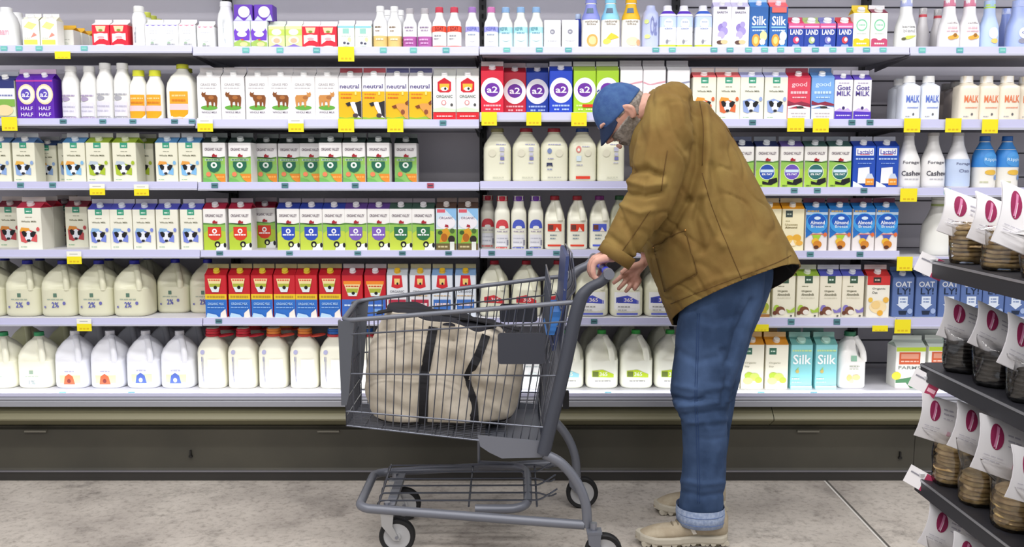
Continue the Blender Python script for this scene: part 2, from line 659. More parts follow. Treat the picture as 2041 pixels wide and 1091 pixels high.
def ov(c, txt='#ffffff', grass='#b9d24a', low=None):     # white arc top, barn, coloured shield, cow
    o = [('r', 0, .0, 1, .62, grass), ('p', [(0, .40), (.3, .52), (1, .45), (1, .62), (0, .62)], '#93c35a'),
         ('t', 'ORGANIC VALLEY', .10, .80, .9, .87, '#6a5a68'), ('p', [(0, .62), (1, .62), (1, .66), (.5, .60), (0, .66)], '#5d8f45'),
         ('p', [(.42, .645), (.42, .69), (.50, .73), (.58, .69), (.64, .70), (.64, .645)], '#a8212e')]
    if low == 'carrot':
        o += [('r', .1, .545, .9, .60, '#bcd8c2'), ('x', .14, .56, .86, .585, '#4c7a60'),
              ('p', [(.2, .53), (.8, .53), (.8, .40), (.68, .29), (.5, .25), (.32, .29), (.2, .40)], c), ('e', .5, .44, .14, .075, '#e6efe8'),
              ('e', .5, .44, .06, .035, c), ('e', .25, .21, .11, .06, '#e8835a'), ('p', [(.5, .22), (1, .22), (1, .0), (.86, .0), (.66, .07)], '#e08a2e'),
              ('p', [(.0, .12), (.3, .08), (.5, .0), (0, 0)], '#6fb15a'), ('x', .6, .12, .95, .16, '#f3b25a')]
    elif low == 'round':
        o += [('e', .5, .38, .36, .2, '#dfe9c8'), ('e', .5, .38, .33, .18, c), ('r', .2, .37, .8, .44, '#cfe2f2'), ('t', '0% FAT', .27, .3, .73, .35, '#ffffff'),
              ('p', [(.3, .16), (.55, .12), (.6, .2), (.95, .24), (.98, .14), (.7, .06), (.3, .08)], '#15151a'), ('x', .08, .03, .3, .06, '#5d7a30')]
    else:
        o += [('p', [(.2, .56), (.8, .56), (.8, .33), (.66, .25), (.5, .23), (.34, .25), (.2, .33)], c), ('e', .5, .46, .11, .06, '#f2f2f5'),
              ('e', .5, .46, .05, .03, c), ('x', .25, .355, .75, .385, txt), ('p', [(.55, 0), (.6, .12), (1, .18), (1, 0)], '#eef0ee'),
              ('e', .62, .14, .13, .075, '#17171b'), ('e', .62, .13, .06, .04, '#d9e2a0'), ('e', .96, .12, .06, .06, '#17171b')]
    return o


HORIZ = [('r', .0, .0, 1, .2, '#d4202c'), ('p', [(.2, .70), (.2, .9), (.5, 1.0), (.8, .9), (.8, .70), (.7, .66), (.3, .66)], '#cf2030'),
         ('p', [(.3, .72), (.28, .86), (.72, .86), (.7, .72)], '#f0b83c'), ('e', .5, .74, .16, .05, '#dfe8ea'), ('e', .54, .745, .05, .03, '#222'),
         ('t', 'ORGANIC', .14, .53, .86, .6, '#6f7a72'), ('e', .47, .42, .11, .06, '#d98a8a'), ('e', .47, .42, .07, .04, '#f0f0ee'),
         ('e', .82, .37, .06, .035, '#555'), ('p', [(0, .2), (0, .27), (.4, .32), (1, .26), (1, .2)], '#cfe6c4'), ('x', .15, .09, .85, .12, '#f0b8b8')]


def a2(c, low='#e7c6cc'):
    return [('p', [(u, v) for u, v in [(.5 + .5 * cos(t * pi / 16) , .55 + .30 * sin(t * pi / 16)) for t in range(32)]], '#f3f1f5'),
            ('e', .5, .56, .33, .165, '#6a2c9c'), ('t', 'a2', .26, .49, .74, .64, '#f6f4fa'),
            ('x', .12, .17, .88, .21, low), ('x', .2, .08, .42, .12, low), ('x', .55, .08, .85, .12, low)]


NEUT = [('r', 0, .0, 1, .68, '#e2b214'), ('t', 'neutral', .06, .75, .92, .85, '#5a5288'), ('p', [(0, 0), (1, 0), (1, .07), (.7, .1), (.3, .06), (0, .09)], '#8fb43c'),
        ('x', .1, .60, .6, .63, '#d87820'), ('x', .1, .52, .55, .55, '#d8641c'), ('r', .72, .6, .8, .7, '#f0dc7a')]
NEUT_B = NEUT + [('p', [(.5, .42), (.62, .44), (.9, .42), (1, .36), (1, .06), (.8, .08), (.58, .30)], '#ece8ea'), ('p', [(.3, .40), (.5, .44), (.54, .36), (.40, .33)], '#26242a'),
                 ('p', [(.72, .42), (1, .46), (1, .06), (.86, .12), (.8, .30)], '#26242a'), ('e', .74, .12, .12, .05, '#4b3b40')]
NEUT_T = NEUT + [('p', [(.38, .36), (.55, .40), (.85, .40), (1, .33), (1, .04), (.86, .06), (.6, .24)], '#d99a4c'), ('p', [(.26, .34), (.46, .37), (.5, .30), (.36, .28)], '#7a3d1c'),
                 ('p', [(.86, .42), (1, .48), (1, .38), (.9, .36)], '#7a3d1c'), ('e', .76, .2, .09, .06, '#8a4a30')]


def browncow(c, flip):
    return [('t', 'GRASS FED', .15, .80, .85, .86, '#a9a4a8'), ('x', .12, .745, .8, .76, '#c0bcc0'), ('e', .5, .30, .36, .055, '#62a63c')] + \
        cow(.14, .31, .74, .37, c, flip, '#a86a34') + [('t', 'WHOLE MILK', .16, .17, .84, .215, '#75687c'), ('x', .3, .08, .7, .095, '#c8c4c8')]


SILK = lambda txt, o1, o2: [('t', 'Silk', .12, .56, .9, .78, '#f4f8fb'), ('r', .1, .5, .9, .53, '#9fd0e8'), ('x', .15, .42, .85, .45, txt)] + o1
RED_BLUE = [('r', 0, 0, 1, .42, '#2f6fc4'), ('r', 0, .42, 1, .55, '#e9c52c'), ('x', .08, .46, .9, .51, '#b8922a'), ('p', [(.14, .92), (.78, .92), (.7, .72), (.64, .6), (.34, .6), (.22, .72)], '#ecd9a0'),
            ('x', .2, .87, .72, .9, '#d85a3a'), ('p', [(.24, .72), (.7, .72), (.64, .6), (.34, .6)], '#dfe9ee'), ('p', [(.22, .8), (.74, .8), (.7, .72), (.24, .72)], '#a9b23c'), ('e', .5, .71, .08, .045, '#1c1c1c'),
            ('t', 'ORGANIC MILK', .12, .29, .88, .35, '#a9cdf0'), ('x', .1, .22, .9, .245, '#8fb9ea'), ('p', [(.7, .0), (.72, .1), (.95, .2), (1, .0)], '#f0e8dc'),
            ('p', [(.05, .03), (.1, .1), (.5, .06), (.62, .0), (.05, .0)], '#b9d6ea')]
RED_BLUE2 = [('r', 0, 0, 1, .42, '#3b6ac0'), ('r', .08, .78, .92, .86, '#ee8a2c'), ('p', [(.12, .78), (.88, .78), (.72, .5), (.3, .5)], '#ecd9a0'), ('x', .2, .72, .8, .75, '#c8442c'),
             ('p', [(.22, .68), (.78, .68), (.74, .58), (.26, .58)], '#a9b23c'), ('p', [(.28, .58), (.74, .58), (.68, .5), (.34, .5)], '#e3ebee'), ('e', .55, .57, .08, .04, '#1c1c1c'), ('x', .12, .26, .9, .3, '#cfe0f4'),
             ('r', .4, .08, .75, .2, '#7aa6dc')]


def red_white(c, body):
    return [('p', [(.28, 1), (.72, 1), (.78, .72), (.5, .68), (.22, .72)], '#cf2b34'), ('p', [(.36, .92), (.64, .92), (.62, .78), (.38, .78)], '#ecca7a'),
            ('e', .52, .8, .05, .03, '#222'), ('t', 'ORGANIC', .15, .58, .85, .64, '#8a8c92'), ('x', .1, .5, .9, .52, '#c8a060'), ('r', .08, .18, .92, .42, c), ('x', .15, .27, .85, .34, '#e8d4d8')]


ALM = lambda c: [('r', 0, .44, 1, 1, '#2371c4'), ('p', [(0, .86), (1, .86), (1, .92), (0, .92)], '#b9cfe2'), ('x', .05, .925, .6, .965, '#c6a86a'), ('e', .5, .66, .5, .24, '#3f9be0'), ('e', .5, .72, .42, .16, '#1c56b8'),
                 ('e', .52, .78, .15, .04, '#d8e8f6'), ('t', 'Almond', .2, .63, .86, .72, '#f0f5fa'), ('t', 'Breeze', .24, .55, .84, .62, '#cfe4f6'), ('r', .02, .385, .98, .405, '#d85a5a'), ('p', [(0, .44), (0, .3), (.35, .44)], '#2371c4'), ('p', [(1, .44), (1, .36), (.7, .44)], '#2371c4'),
                 ('p', [(.3, .38), (.72, .38), (.6, .26), (.4, .26)], c), ('e', .45, .22, .17, .08, '#e8b93c'), ('e', .55, .15, .2, .09, '#d0852e'), ('e', .5, .08, .12, .045, '#5c3018'), ('e', .9, .385, .08, .05, '#e2703c')]
OAT = [('t', 'OAT', .12, .76, .88, .90, '#dfe2ea'), ('t', 'LY!', .22, .57, .84, .74, '#1b2a44'),
       ('p', [(.28, .52), (.72, .52), (.72, .32), (.8, .32), (.5, .19), (.2, .32), (.28, .32)], '#dbe4f2'), ('x', .36, .44, .66, .47, '#6f86b4'), ('x', .36, .37, .66, .4, '#6f86b4'),
       ('p', [(.3, .16), (.7, .16), (.66, .06), (.34, .06)], '#202c42'), ('e', .84, .15, .12, .07, '#9db0d6')]
LACT = [('r', .1, .78, .9, .96, '#eef0f6'), ('t', 'Lactaid', .16, .81, .84, .93, '#4a4cae'), ('r', .28, .8, .72, .815, '#d84a52'), ('x', .1, .68, .9, .72, '#a9c4ee'), ('x', .2, .58, .8, .6, '#7f9fe0'),
        ('p', [(.2, .10), (.22, .48), (.72, .5), (.76, .10)], '#eceef4'), ('r', .56, .06, .94, .22, '#e2902e'), ('p', [(.56, .22), (.66, .34), (.84, .34), (.94, .22)], '#c6d2e6'), ('p', [(0, 0), (.5, 0), (.4, .05), (0, .16)], '#dfe4ee'), ('x', .62, .12, .88, .16, '#f6c88a')]
LILY = [('t', 'BARISTA', .2, .84, .8, .89, '#5b4c78'), ('r', .3, .94, .74, 1.0, '#4a4258'), ('e', .45, .50, .2, .1, '#8d7cc0'), ('e', .6, .42, .22, .1, '#9d8fca'), ('e', .45, .33, .2, .09, '#b3a8d6'), ('e', .62, .58, .15, .07, '#a79ad0'),
        ('e', .3, .23, .16, .06, '#e6e0ec'), ('e', .4, .15, .2, .05, '#5a4038'), ('e', .62, .16, .2, .05, '#e0bb8c')]
ORJ = lambda c1, c2: [('e', .34, .2, .22, .15, c1), ('e', .34, .2, .12, .09, '#f6c878'), ('e', .75, .3, .2, .12, c2), ('e', .7, .16, .16, .08, '#f2ede0'), ('p', [(.4, .02), (.7, .1), (1, .05), (1, 0), (.4, 0)], '#3f8fd6')]
YOG = lambda c: [('p', [(.04, .3), (0, .62), (.2, .86), (.8, .86), (1, .62), (.96, .3)], c), ('e', .5, .75, .4, .16, '#e2e6ee'), ('e', .5, .52, .3, .1, '#eff0f6'), ('p', [(0, .22), (.4, .34), (1, .22), (1, .08), (0, .1)], '#9ab85a'), ('e', .6, .16, .24, .08, '#e8c890'), ('e', .52, .32, .08, .03, '#c84848')]
GRN = [('r', 0, .6, 1, .86, '#b9d85c'), ('e', .5, .74, .3, .14, '#eef2dc'), ('e', .5, .38, .34, .18, '#e6d8c4'), ('e', .5, .36, .2, .11, '#dcae8e'), ('r', 0, 0, 1, .1, '#7d62ba'), ('p', [(.1, .1), (.5, .2), (.9, .1)], '#7d62ba')]
CREAMY = lambda c: [('r', .34, .82, .7, 1, '#3c5a48'), ('x', .4, .89, .62, .93, '#cfe0d4'), ('x', .22, .74, .5, .76, '#8c8a72'), ('t', 'Organic', .2, .60, .66, .66, '#6f6d56'), ('t', 'Almondmilk', .2, .52, .78, .58, '#6f6d56'), ('x', .2, .46, .8, .47, '#a9a78c')] + c
ALMLOW = lambda c: [('e', .18, .2, .14, .1, c), ('e', .34, .16, .22, .1, '#7a4a34'), ('e', .42, .12, .14, .06, '#ece6da'), ('p', [(.6, .2), (.8, .16), (1, .25), (1, .12), (.7, .1)], c), ('e', .1, .1, .1, .05, '#6a3e2a'), ('e', .84, .03, .05, .02, '#555')]


# ------------------------------------------------------------------ kinds of pack
KIND = {}
PX = 1 / 457.0


def carton(key, w, h, base, gable, cap, fin, art, d=None, flat=False, name='milk_carton', gart=None, capr=.14):
    """gable-top carton, w x h in photo pixels at the shelf front"""
    w, h = w * PX * .975, h * PX
    d = d * PX if d else w * .97
    hb, hr = (h * .985, h) if flat else (h * (.80 if h > .17 else .78), h * .915)
    bm = mat(base, .42, 0, .4)
    sm = mat(gable, .42, 0, .4)
    x, y = w / 2, d / 2
    b = MB()
    c = min(.0025, w * .03)
    ring = lambda z, i=0: [(-x + i, -y + c + i, z), (-x + c + i, -y + i, z), (x - c - i, -y + i, z), (x - i, -y + c + i, z),
                           (x - i, y - c - i, z), (x - c - i, y - i, z), (-x + c + i, y - i, z), (-x + i, y - c - i, z)]
    b.loft([ring(0), ring(hb)], bm, True, True, False)
    parts = [('body', b.mesh('carton_body', 0))]
    g = MB()
    if flat:
        g.loft([ring(hb, .0), ring(h, .002)], sm, False, True, False)
    else:
        fm = mat(fin, .45)
        F0, F1, B0, B1 = (-x, -y, hb), (x, -y, hb), (-x, y, hb), (x, y, hb)
        R0, R1 = (-x + .001, -.001, hr), (x - .001, -.001, hr)
        S0, S1 = (-x + .001, .001, hr), (x - .001, .001, hr)
        g.poly([F0, F1, R1, R0], sm)
        g.poly([B1, B0, S0, S1], sm)
        for s, (a, bb, r) in ((-1, (F0, B0, R0)), (1, (F1, B1, R1))):
            m_ = (s * (x - w * .22), 0, hb + (hr - hb) * .55)
            for q in ((a, m_, r), (bb, r, m_), (a, bb, m_)):
                g.poly(q if s > 0 else q[::-1], sm)
        g.box(-x + .001, -.0016, hr - .002, x - .001, .0016, h, fm)
    parts.append(('gable', g.mesh('carton_gable', 0)))
    if cap and not flat:
        n = Vector((0, -(hr - hb), y)).normalized()
        o = Vector((0, -y, hb)).lerp(Vector((0, 0, hr)), .48)
        cm = MB()
        r = max(.010, w * capr)
        cm.lathe([(r * 1.1, -.001), (r * 1.1, .003), (r, .004), (r, .013), (r * .9, .0145)], mat(cap, .35), 16, o, n)
        parts.append(('cap', cm.mesh('carton_cap')))
    P = lambda u, v, l: ((u - .5) * w * .985, -y - .0006 - l * .00022, v * hb)
    parts.append(('label', decals(art, P, 'carton_label')))
    KIND[key] = (name, 'carton', w, d, h, parts)


def sup(hw, hd, n, k):
    r = []
    for j in range(k):
        a = 2 * pi * j / k - pi / 2
        cx, sy = cos(a), sin(a)
        r.append((hw * math.copysign(abs(cx) ** (2 / n), cx), hd * math.copysign(abs(sy) ** (2 / n), sy)))
    return r


def vessel(key, w, h, prof, base, cap, art, n=2.2, amax=62, name='milk_bottle', cat='bottle', d=None, capn=None, bands=(), rough=.3, handle=None, ring=None):
    """bottle: prof = [(z, half width)] as fractions of h and w/2; the last ring is the mouth, cap = (colour, r, z0, z1)"""
    w, h = w * PX * .97, h * PX
    dd = (d * PX if d else w)
    bmat = mat(base, rough, 0, .45)
    zs = [p[0] for p in prof]

    def R(v):
        for (z0, r0), (z1, r1) in zip(prof, prof[1:]):
            if z0 <= v <= z1:
                t = (v - z0) / (z1 - z0) if z1 > z0 else 0
                return r0 + (r1 - r0) * t
        return prof[-1][1]

    def B(ca, sa, v):                                  # ca to the right, sa to the back
        r = R(v)
        nn = n if v < zs[len(zs) * 2 // 3] or n <= 2.3 else 2 + (n - 2) * max(0, min(1, (r - .3) / .5))
        x = w / 2 * r * math.copysign(abs(ca) ** (2 / nn), ca)
        y = dd / 2 * r * math.copysign(abs(sa) ** (2 / nn), sa)
        if handle and handle[0] < v < handle[1]:
            t = sin(pi * (v - handle[0]) / (handle[1] - handle[0])) ** .6
            a = math.atan2(sa, ca)
            a0 = radians(handle[2])
            dl = abs((a - a0 + pi) % (2 * pi) - pi)
            if dl < radians(62):
                k = 1 - handle[3] * t * (cos(dl / radians(62) * pi / 2) ** .8)
                x, y = x * k, y * k
        return x, y
    K = 40 if handle else 28
    dens = []
    for a, b_ in zip(zs, zs[1:]):
        m = max(1, int((b_ - a) / (.03 if handle else .07)))
        dens += [a + (b_ - a) * i / m for i in range(m)]
    dens.append(zs[-1])
    b = MB()
    rings = []
    for v in dens:
        rings.append([(*B(cos(2 * pi * j / K), sin(2 * pi * j / K), v), v * h) for j in range(K)])
    b.loft(rings, bmat)
    for z0, z1, c in bands:                            # coloured sleeve round the body
        m_ = mat(c, .4)
        q = max(2, int((z1 - z0) / .05))
        b.loft([[tuple(1.012 * t for t in B(cos(2 * pi * j / K), sin(2 * pi * j / K), z0 + (z1 - z0) * i / q)) + ((z0 + (z1 - z0) * i / q) * h,)
                 for j in range(K)] for i in range(q + 1)], m_, False, False)
    parts = [('body', b.mesh('bottle_body', 50))]
    if cap:
        cc, cr, c0, c1 = cap
        cm = MB()
        r = w / 2 * cr
        cz0, cz1 = c0 * h, c1 * h
        cm.lathe([(r * 1.04, cz0), (r * 1.04, cz0 + .003), (r * .98, cz0 + .0035), (r, cz0 + .005), (r * .98, cz1 - .002), (r * .88, cz1)], mat(cc, .35), 20)
        parts.append(('cap', cm.mesh('bottle_cap')))
    if ring:
        rm = MB()
        rr, rz, rc = ring
        t = [Vector((w / 2 * rr * (cos(a) + 1.15), -.012 + w / 2 * rr * sin(a), rz * h)) for a in [2 * pi * i / 16 for i in range(16)]]
        rm.tube(t, .0035, mat(rc, .4), 6, True)
        parts.append(('handle_ring', rm.mesh('handle_ring')))
    if handle:
        hm = MB()
        a0 = radians(handle[2])
        pts = []
        for i in range(9):
            v = handle[0] - .02 + (handle[1] - handle[0] + .05) * i / 8
            r = R(v)
            x = w / 2 * r * math.copysign(abs(cos(a0)) ** (2 / 3), cos(a0)) * .92
            y = dd / 2 * r * math.copysign(abs(sin(a0)) ** (2 / 3), sin(a0)) * .92
            pts.append((x, y, v * h))
        hm.tube(pts, [.014] * 9, bmat, 10)
        parts.append(('handle', hm.mesh('jug_handle')))
    if art:
        am = radians(amax)

        def P(u, v, l):
            if n > 3:                                    # nearly flat front
                x = (u - .5) * 2 * .80 * w / 2 * R(v)
                f = (1 - abs(x / (w / 2 * R(v))) ** n) ** (1 / n)
                return (x, -(dd / 2 * R(v) * f) - .0014 - l * .0003, v * h)
            a = (u - .5) * 2 * am - pi / 2
            x, y = B(cos(a), sin(a), v)
            L = sqrt(x * x + y * y)
            k = (L + .0016 + l * .0003) / L
            return (x * k, y * k, v * h)
        parts.append(('label', decals(art, P, 'bottle_label', True)))
    KIND[key] = (name, cat, w, dd, h, parts)


THINGS = []                                            # (lv, desc, px, yoff, object)


def put(lv, key, xs, desc, yoff=.03, rz=0, dz=0, jit=.006, first=False):
    """stand copies of a kind on shelf lv at photo columns xs (centre px at their own depth)"""
    name, cat, w, d, h, parts = KIND[key]
    for i, px in enumerate(xs):
        yo = yoff[i] if isinstance(yoff, (list, tuple)) else yoff
        y = yo + d / 2
        p = at(px, 400, yo)
        ref = at(px, RAIL[lv][sect(px)][0], yo)
        r = empty(name, (ref.x, y + random.uniform(0, jit), shelf_z(lv, px) + dz), rz + random.uniform(-.02, .02) * (0 if w > .11 else 1))
        for pn, me in parts:
            link(pn, me, r)
        r['category'] = cat
        THINGS.append((lv, desc, px, yo, r))


ORD = 'first second third fourth fifth sixth seventh eighth ninth tenth eleventh twelfth'.split()
NUM = 'zero one two three four five six seven eight nine ten eleven twelve'.split()


def finish_labels():
    g = {}
    for t in THINGS:
        g.setdefault((t[0], t[1]), []).append(t)
    seen = set()
    for (lv, desc), L in g.items():
        L.sort(key=lambda t: (t[2], t[3]))
        sn = ('on the ' + SN[lv])
        n = len(L)
        for i, t in enumerate(L):
            cat = t[4]['category']
            if n == 1:
                s = '%s %s' % (desc.replace('{}', cat), sn)
            else:
                if n == 2:
                    o = ['left', 'right'][i] + ' one of two'
                elif i == 0:
                    o = 'leftmost of %s' % NUM[n]
                elif i == n - 1:
                    o = 'rightmost of %s' % NUM[n]
                else:
                    o = '%s from left of %s' % (ORD[i], NUM[n])
                s = '%s %s %s' % (o, desc.replace('{}', cat + 's'), sn)
                if len(s.split()) > 16:
                    s = '%s %s, %s' % (o, desc.replace('{}', cat + 's'), SN[lv])
                t[4]['group'] = '%s %s' % (desc.replace('{}', cat + 's'), sn)
            t[4]['label'] = s
            if s in seen or len(s.split()) > 16:
                print('LABEL?', len(s.split()), s)
            seen.add(s)
# ------------------------------------------------------------------ the goods
WH = '#f1f1f0'
CR = '#ecebdd'                                         # milk seen through the plastic
BOT = [(0, .9), (.02, 1), (.52, 1), (.64, .92), (.74, .62), (.82, .52), (.97, .50), (1, .49)]
TALLN = [(0, .92), (.02, 1), (.42, 1), (.56, .95), (.70, .66), (.80, .52), (.99, .5), (1, .49)]
JUG = [(0, .86), (.015, .94), (.05, 1), (.50, 1), (.60, .98), (.70, .86), (.80, .62), (.88, .36), (.925, .235), (.97, .23), (1, .22)]
HALF = [(0, .88), (.015, .96), (.04, 1), (.55, 1), (.66, .93), (.78, .70), (.87, .42), (.92, .33), (.97, .32), (1, .31)]
SQB = [(0, .92), (.02, 1), (.62, 1), (.69, .97), (.76, .84), (.82, .67), (.87, .60), (1, .58)]
CARA = [(0, .9), (.03, 1), (.35, 1), (.52, .92), (.66, .66), (.78, .48), (.88, .42), (1, .4)]

# top shelf
vessel('cream_big', 46, 79, [(0, .92), (.03, 1), (.6, 1), (.78, .8), (.9, .5), (1, .45)], WH, (WH, .5, .9, 1), [('t', 'cream', .25, .3, .75, .42, '#e8a0b0'), ('e', .1, .5, .1, .06, '#b9b4d8')], n=2.2)
put(0, 'cream_big', [4, 24, 42], 'wide white cream {} with pink lettering', [.03, .16, .29])
carton('lemon', 33, 66, '#f4f5ea', '#f6f4dd', WH, '#f1f0ea', [('p', [(.1, .75), (.4, .95), (.9, .85), (.6, .65)], '#e6e08a'), ('r', .08, .1, .9, .28, '#cbd65a'), ('p', [(.5, .35), (.7, .55), (.9, .45)], '#e88a7a'), ('x', .1, .32, .5, .36, '#c9c9b9')], capr=.2)
put(0, 'lemon', [62, 97], 'small white {} with yellow-green picture', .03)
carton('gold', 33, 50, '#eeeee4', '#eab93c', None, '#eab93c', [('x', .2, .5, .8, .54, '#cfcfc4'), ('e', .5, .3, .2, .1, '#d8dccf')])
put(0, 'gold', [131, 148, 163, 178], 'small gold-topped {} receding beside the yellow-green cartons', [.12, .2, .28, .36])
HZ = [('r', 0, 0, 1, 1, '#d42236'), ('p', [(.2, .95), (.8, .95), (.72, .70), (.28, .70)], '#f0c8a0'), ('e', .5, .5, .34, .14, '#f2dada'), ('p', [(.1, .2), (.5, .42), (.9, .3), (.9, .62), (.1, .6)], '#f2dada'), ('e', .5, .44, .2, .06, '#e5a0a4'), ('e', .5, .05, .35, .09, '#f0e4e0'), ('e', .5, .76, .12, .05, '#7a8a30')]
carton('red_small', 35, 55, '#d42236', '#f2e6e6', None, '#efe6e6', HZ)
put(0, 'red_small', [201, 238], 'small red {} beside the gold-topped cartons', .03)
vessel('ybot', 27, 80, [(0, .92), (.02, 1), (.72, 1), (.8, .9), (.85, .72), (1, .68)], WH, ('#f0f0ea', .76, .86, 1), [('t', 'half', .3, .1, .45, .5, '#9aa0a8')])
put(0, 'ybot', [274], 'white {} at the front of the olive-capped row', .03)
vessel('ybot2', 27, 76, [(0, .92), (.02, 1), (.72, 1), (.8, .9), (.85, .72), (1, .68)], '#e9eadb', ('#c9cf52', .76, .86, 1), [])
put(0, 'ybot2', [288, 300, 311], 'white {} with olive-yellow cap receding', [.13, .22, .31])
SM = lambda c: [('p', [(0, 1), (.15, .93), (.3, 1), (.5, .93), (.7, 1), (.85, .93), (1, 1)], c), ('x', .2, .72, .8, .76, '#c9ccd4'), ('x', .25, .62, .75, .65, '#d2d4da'), ('e', .5, .42, .2, .1, '#dfe8ea'), ('e', .42, .2, .1, .06, '#9ab09a'), ('x', .3, .1, .8, .16, '#98989e')]
carton('white_lav', 33, 55, '#f2f3f3', '#f4f4f6', None, '#f0f0f0', SM('#8f84c8') + [('r', 0, 0, 1, .05, '#b9d8bb')])
put(0, 'white_lav', [306, 339], 'small white {} with lavender zigzag', .03)
carton('white_pink', 33, 55, '#f2f3f3', '#f5f0f1', None, '#f0f0f0', SM('#e88aa0'))
put(0, 'white_pink', [373, 409], 'small white {} with pink zigzag', .03)
vessel('tallwhite', 34, 92, [(0, .95), (.02, 1), (.62, 1), (.74, .9), (.84, .66), (1, .62)], WH, ('#f4f4f4', .68, .9, 1), [('t', 'WHOLE', .42, .1, .56, .66, '#c3c7cc')])
put(0, 'tallwhite', [447], 'tall plain white {} beside the purple packs', .03)
carton('yog', 33, 54, '#dfe6e6', '#7a4fc0', None, '#7a4fc0', YOG('#6a3cb8'), flat=True, name='yogurt_pack')
carton('yog_top', 37, 31, '#6a3cb8', '#7f58c6', None, '#7a4fc0', [('e', .55, .55, .32, .36, '#ece8f4'), ('p', [(0, 0), (.5, .0), (.2, .3)], '#cfd8ea'), ('p', [(1, 0), (.6, 0), (.9, .4)], '#cfd8ea')], flat=True, name='yogurt_pack')
put(0, 'yog', [483, 517], 'purple and green snack {} in the lower layer', .03)
put(0, 'yog_top', [486, 526], 'purple {} stacked on other packs', .035, dz=54 * PX)
carton('green_small', 33, 55, '#cfe29a', '#dfe9d4', None, '#e3e8dc', GRN)
put(0, 'green_small', [551, 586], 'small pale green {} with purple foot', .03)
put(0, 'red_small', [619, 654], 'small red {} beside the pale green cartons', .03)
carton('teal_small', 33, 56, '#f0f2e4', '#eef1f0', None, '#eef0ee', [('r', 0, .9, 1, 1, '#8fc6cc'), ('r', .3, .66, .68, .88, '#8cc0b4'), ('x', .2, .54, .8, .57, '#b9c9c0'), ('e', .7, .4, .1, .1, '#d6e09a'), ('e', .5, .22, .28, .11, '#dfe4ee'), ('e', .4, .25, .09, .06, '#4c4c5c'), ('e', .62, .22, .09, .05, '#4c4c5c'), ('x', .3, .1, .7, .13, '#a9b9b0')])
put(0, 'teal_small', [690, 724], 'small white {} with teal stripe and cow face', .03)


def small_bottle(key, cap, art, base=WH, w=29, h=81, prof=BOT, bands=(), **k):
    vessel(key, w, h, prof, base, (cap, .56, .87, 1), art, bands=bands, **k)


small_bottle('beige', WH, [('x', .2, .48, .6, .52, '#8c7c6c'), ('x', .25, .4, .5, .43, '#9c8c7c'), ('x', .3, .2, .7, .24, '#e9dcc0')], bands=[(.04, .30, '#d2b774')], h=83)
put(0, 'beige', [757, 785], 'white {} with beige foot', .03)
put(0, 'beige', [771, 797], 'white {} with beige foot in the second row', .13)
small_bottle('magenta', '#b9b4b8', [('x', .2, .50, .75, .54, '#8c7c94'), ('x', .3, .43, .7, .46, '#9c8ca4'), ('x', .2, .2, .7, .24, '#d8a8d0'), ('x', .3, .12, .7, .15, '#d8a8d0')], bands=[(.03, .30, '#a85a9c')], h=79)
put(0, 'magenta', [816, 846], 'white {} with magenta foot', .03)
small_bottle('redband', '#cf4458', [('t', 'GOAT', .25, .42, .75, .52, '#8a1c22'), ('x', .2, .29, .6, .32, '#8a8a90'), ('x', .2, .22, .5, .25, '#8a8a90')], bands=[(.40, .54, '#e2553c'), (.03, .07, '#e2553c')])
put(0, 'redband', [875, 905], 'white {} with red cap and red band', .03)
small_bottle('lavband', '#a67cc0', [('t', 'KEFIR', .2, .43, .8, .51, '#5c62b0'), ('x', .25, .32, .7, .35, '#8c9ab0'), ('e', .5, .22, .18, .05, '#dfe4ee')], bands=[(.40, .53, '#a3a3e0'), (.03, .06, '#a3a3e0')])
put(0, 'lavband', [941], 'white {} with lilac cap and lavender band, left of the post', .03)
small_bottle('lavband2', '#d27cb4', [('t', 'KEFIR', .2, .43, .8, .51, '#5c62b0'), ('x', .25, .32, .7, .35, '#8c9ab0'), ('e', .5, .22, .18, .05, '#dfe4ee')], bands=[(.40, .53, '#a3a3e0'), (.03, .06, '#a3a3e0')])
put(0, 'lavband2', [979], 'white {} with pink cap and lavender band, right of the post', .03)
small_bottle('blueband', '#8fb4dc', [('t', 'KEFIR', .15, .43, .6, .51, '#4f8c98'), ('x', .25, .36, .7, .39, '#6c9ab0'), ('e', .5, .24, .22, .06, '#d4ecec')], base='#eef0e8', bands=[(.38, .52, '#a8d8e0'), (.03, .38, '#d3ebee')])
put(0, 'blueband', [1008, 1038, 1069], '{} with pale blue cap and aqua label', .03)
carton('plain', 33, 55, '#f3f3f3', '#f3f3f3', None, '#eee', [('e', .5, .6, .16, .09, '#8a8a96'), ('x', .42, .58, .6, .61, '#e3e3e8'), ('x', .2, .26, .8, .30, '#b9b9bf'), ('x', .3, .2, .7, .22, '#ccc')], flat=True)
put(0, 'plain', [1101, 1136], 'small flat-topped plain white {}', .03)
small_bottle('bluebk', '#b9cbe8', [], base='#3c50b8', w=22, h=74)
put(0, 'bluebk', [1153], 'dark blue {} behind the plain white cartons', .12)
CREAM = [(0, .93), (.02, 1), (.50, 1), (.62, .96), (.72, .72), (.82, .56), (.98, .54), (1, .53)]
